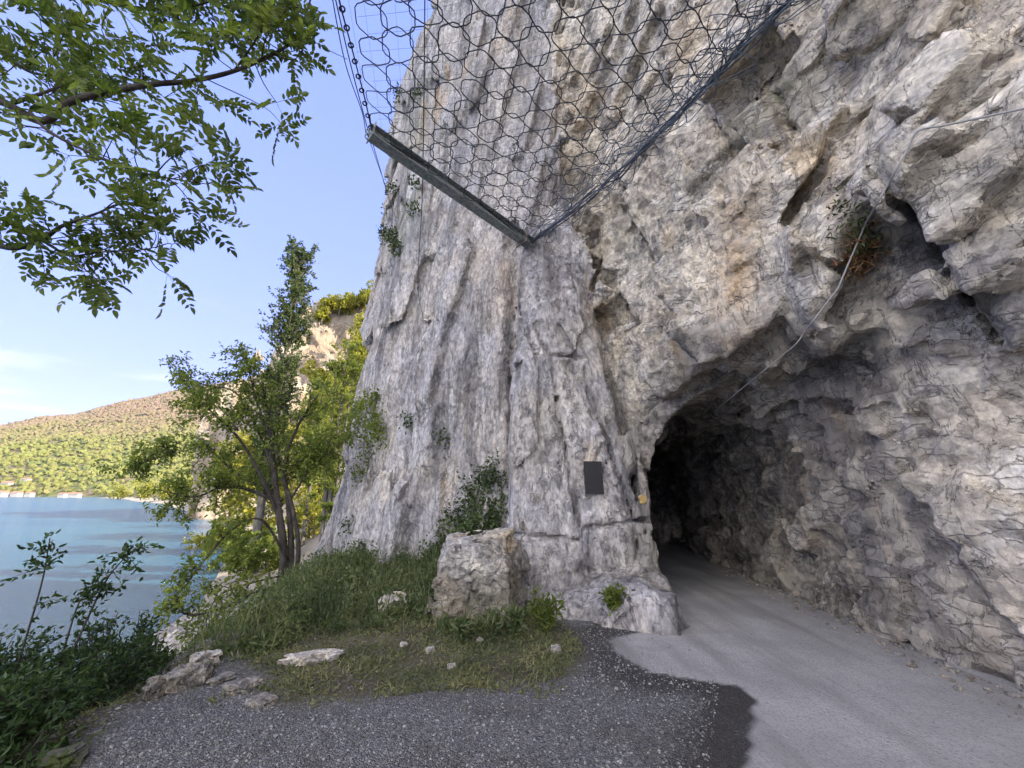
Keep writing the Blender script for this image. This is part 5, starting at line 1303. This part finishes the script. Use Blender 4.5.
def cable(name, label, pts, r, mat, group=None, cat='cable', n=10):
    pts = [np.asarray(p, float) for p in pts]; b = pts[-1]; m = MB(); m.tube(bez([p - b for p in pts], n), r, 6); o = m.build(name, mat, None, True); o.location = tuple(b); return tag(o, label, cat, group)
e1 = on_cliff(397, 222, .02, 6); e2 = on_cliff(392, 205, .02, 6)
cable('guy_cable', 'thin guy cable rising from the post tip beside the net edge', [atS(330, -25, 4.4), atS(350, 62, 5.3), P1 + [-.06, 0, .02]], .008, WIRE, 'guy cables of the net post')
cable('guy_cable', 'second thin guy cable from the post tip upward, sagging leftmost', [atS(328, -25, 4.5), atS(345, 62, 5.3), atS(362, 112, 6.1), P1 + [-.10, 0, 0]], .007, WIRE, 'guy cables of the net post')
cable('guy_cable', 'guy cable running down from the post tip to the cliff edge', [P1 + [-.02, 0, -.05], P1 * .5 + e1 * .5 + [0, 0, -.12], e1], .008, WIRE, 'guy cables of the net post')
cable('guy_cable', 'shorter guy cable below the post tip, left of the other', [P1 + [-.06, 0, -.06], P1 * .5 + e2 * .5 + [0, 0, -.1], e2], .007, WIRE, 'guy cables of the net post')
e3 = on_cliff(423, 318, .03, 6)
cable('hanging_rope', 'dark rope hanging straight down past the post against the left face', [atS(425, -25, 5.4), atS(424, 90, 6.3), atS(422, 200, 8.0), on_cliff(418, 285, .10, 6), e3], .009, WIRE, cat='rope')
kp = [(1045, 104), (918, 131), (866, 223), (838, 288), (795, 345), (718, 408)]; cp = []
for (ax_, ay_), (bx_, by_) in zip(kp[:-1], kp[1:]):
    s0, s1 = cliff_s(ax_, ay_, 9) - .03, cliff_s(bx_, by_, 9) - .03
    for t in (0, .2, .4, .6, .8):
        qx, qy = ax_ + (bx_ - ax_) * t, ay_ + (by_ - ay_) * t; cp.append(atS(qx, qy, min(s0 + (s1 - s0) * t, cliff_s(qx, qy, 7) - .025)))
cp.append(on_cliff(718, 408, .03, 7))
cable('loose_cable', 'pale grey cable strung over the broken rock down to the tunnel brow', cp, .0085, PALEC, n=4)

# village at the foot of the hill
k = NT('house wall'); WALLS = k.done((.42, .39, .35), .9); k = NT('tile roof'); ROOF = k.done((.30, .17, .12), .9); k = NT('window glass'); WIN = k.done((.06, .07, .08), .3)
for i, (px, Y, W, H, lab) in enumerate([(4, 655, 20, 6, 'long pale house by the far water near the left edge'), (20, 662, 14, 6, 'pale house on the far shore, second from the left edge'), (33, 655, 12, 5, 'pale far house right end of the village'), (8, 735, 18, 7, 'pale house on the slope behind the far shore, left one'), (25, 742, 15, 6, 'pale house on the slope behind the far shore, right one'),
        (-14, 690, 18, 7, 'pale far house cut by the left edge of the picture'), (66, 520, 9, 4, 'small pale house among the far trees'), (80, 500, 9, 4, 'small pale house right of the first one among the far trees'), (74, 545, 10, 4, 'upper small pale house among the far trees')]):
    x = (px - 512) / FPX * Y * CP; x = atY(px, 484, Y)[0]; z = max(float(hill_h(np.array([x]), np.array([float(Y)]))[0]), LAKE + 1) - 1
    h = empty('house', (x, Y, z), lab, 'house', 'houses across the lake'); W *= .8; H *= .9; D_ = W * .7
    m = MB(); m.box((np.eye(3), (0, 0, H / 2 + .5)), W, D_, H + 1); m.build('wall', WALLS, h)
    m = MB(); e = .5; zt = H + 1
    m.add([(-W / 2 - e, -D_ / 2 - e, zt - .1), (W / 2 + e, -D_ / 2 - e, zt - .1), (W / 2 + e, D_ / 2 + e, zt - .1), (-W / 2 - e, D_ / 2 + e, zt - .1), (-W / 2 - e, 0, zt + D_ * .28), (W / 2 + e, 0, zt + D_ * .28)], [(0, 1, 5, 4), (2, 3, 4, 5), (0, 4, 3), (1, 2, 5), (3, 2, 1, 0)]); m.build('roof', ROOF, h)
# thin evening air: even density, the whole place inside it
k = NT('thin air'); k.n.remove(k.b); pv = k.n.new('ShaderNodeVolumePrincipled'); pv.inputs['Color'].default_value = (.80, .88, 1, 1); pv.inputs['Density'].default_value = 0.00003; pv.inputs['Anisotropy'].default_value = 0.0
k.l.new(pv.outputs[0], k.out.inputs['Volume'])
hb = MB(); hb.box((np.eye(3), (-2500, 3500, 1240)), 34000, 17000, 2520)
haze = hb.build('haze', k.m); tag(haze, 'thin pale evening air over lake and hills', kind='stuff')
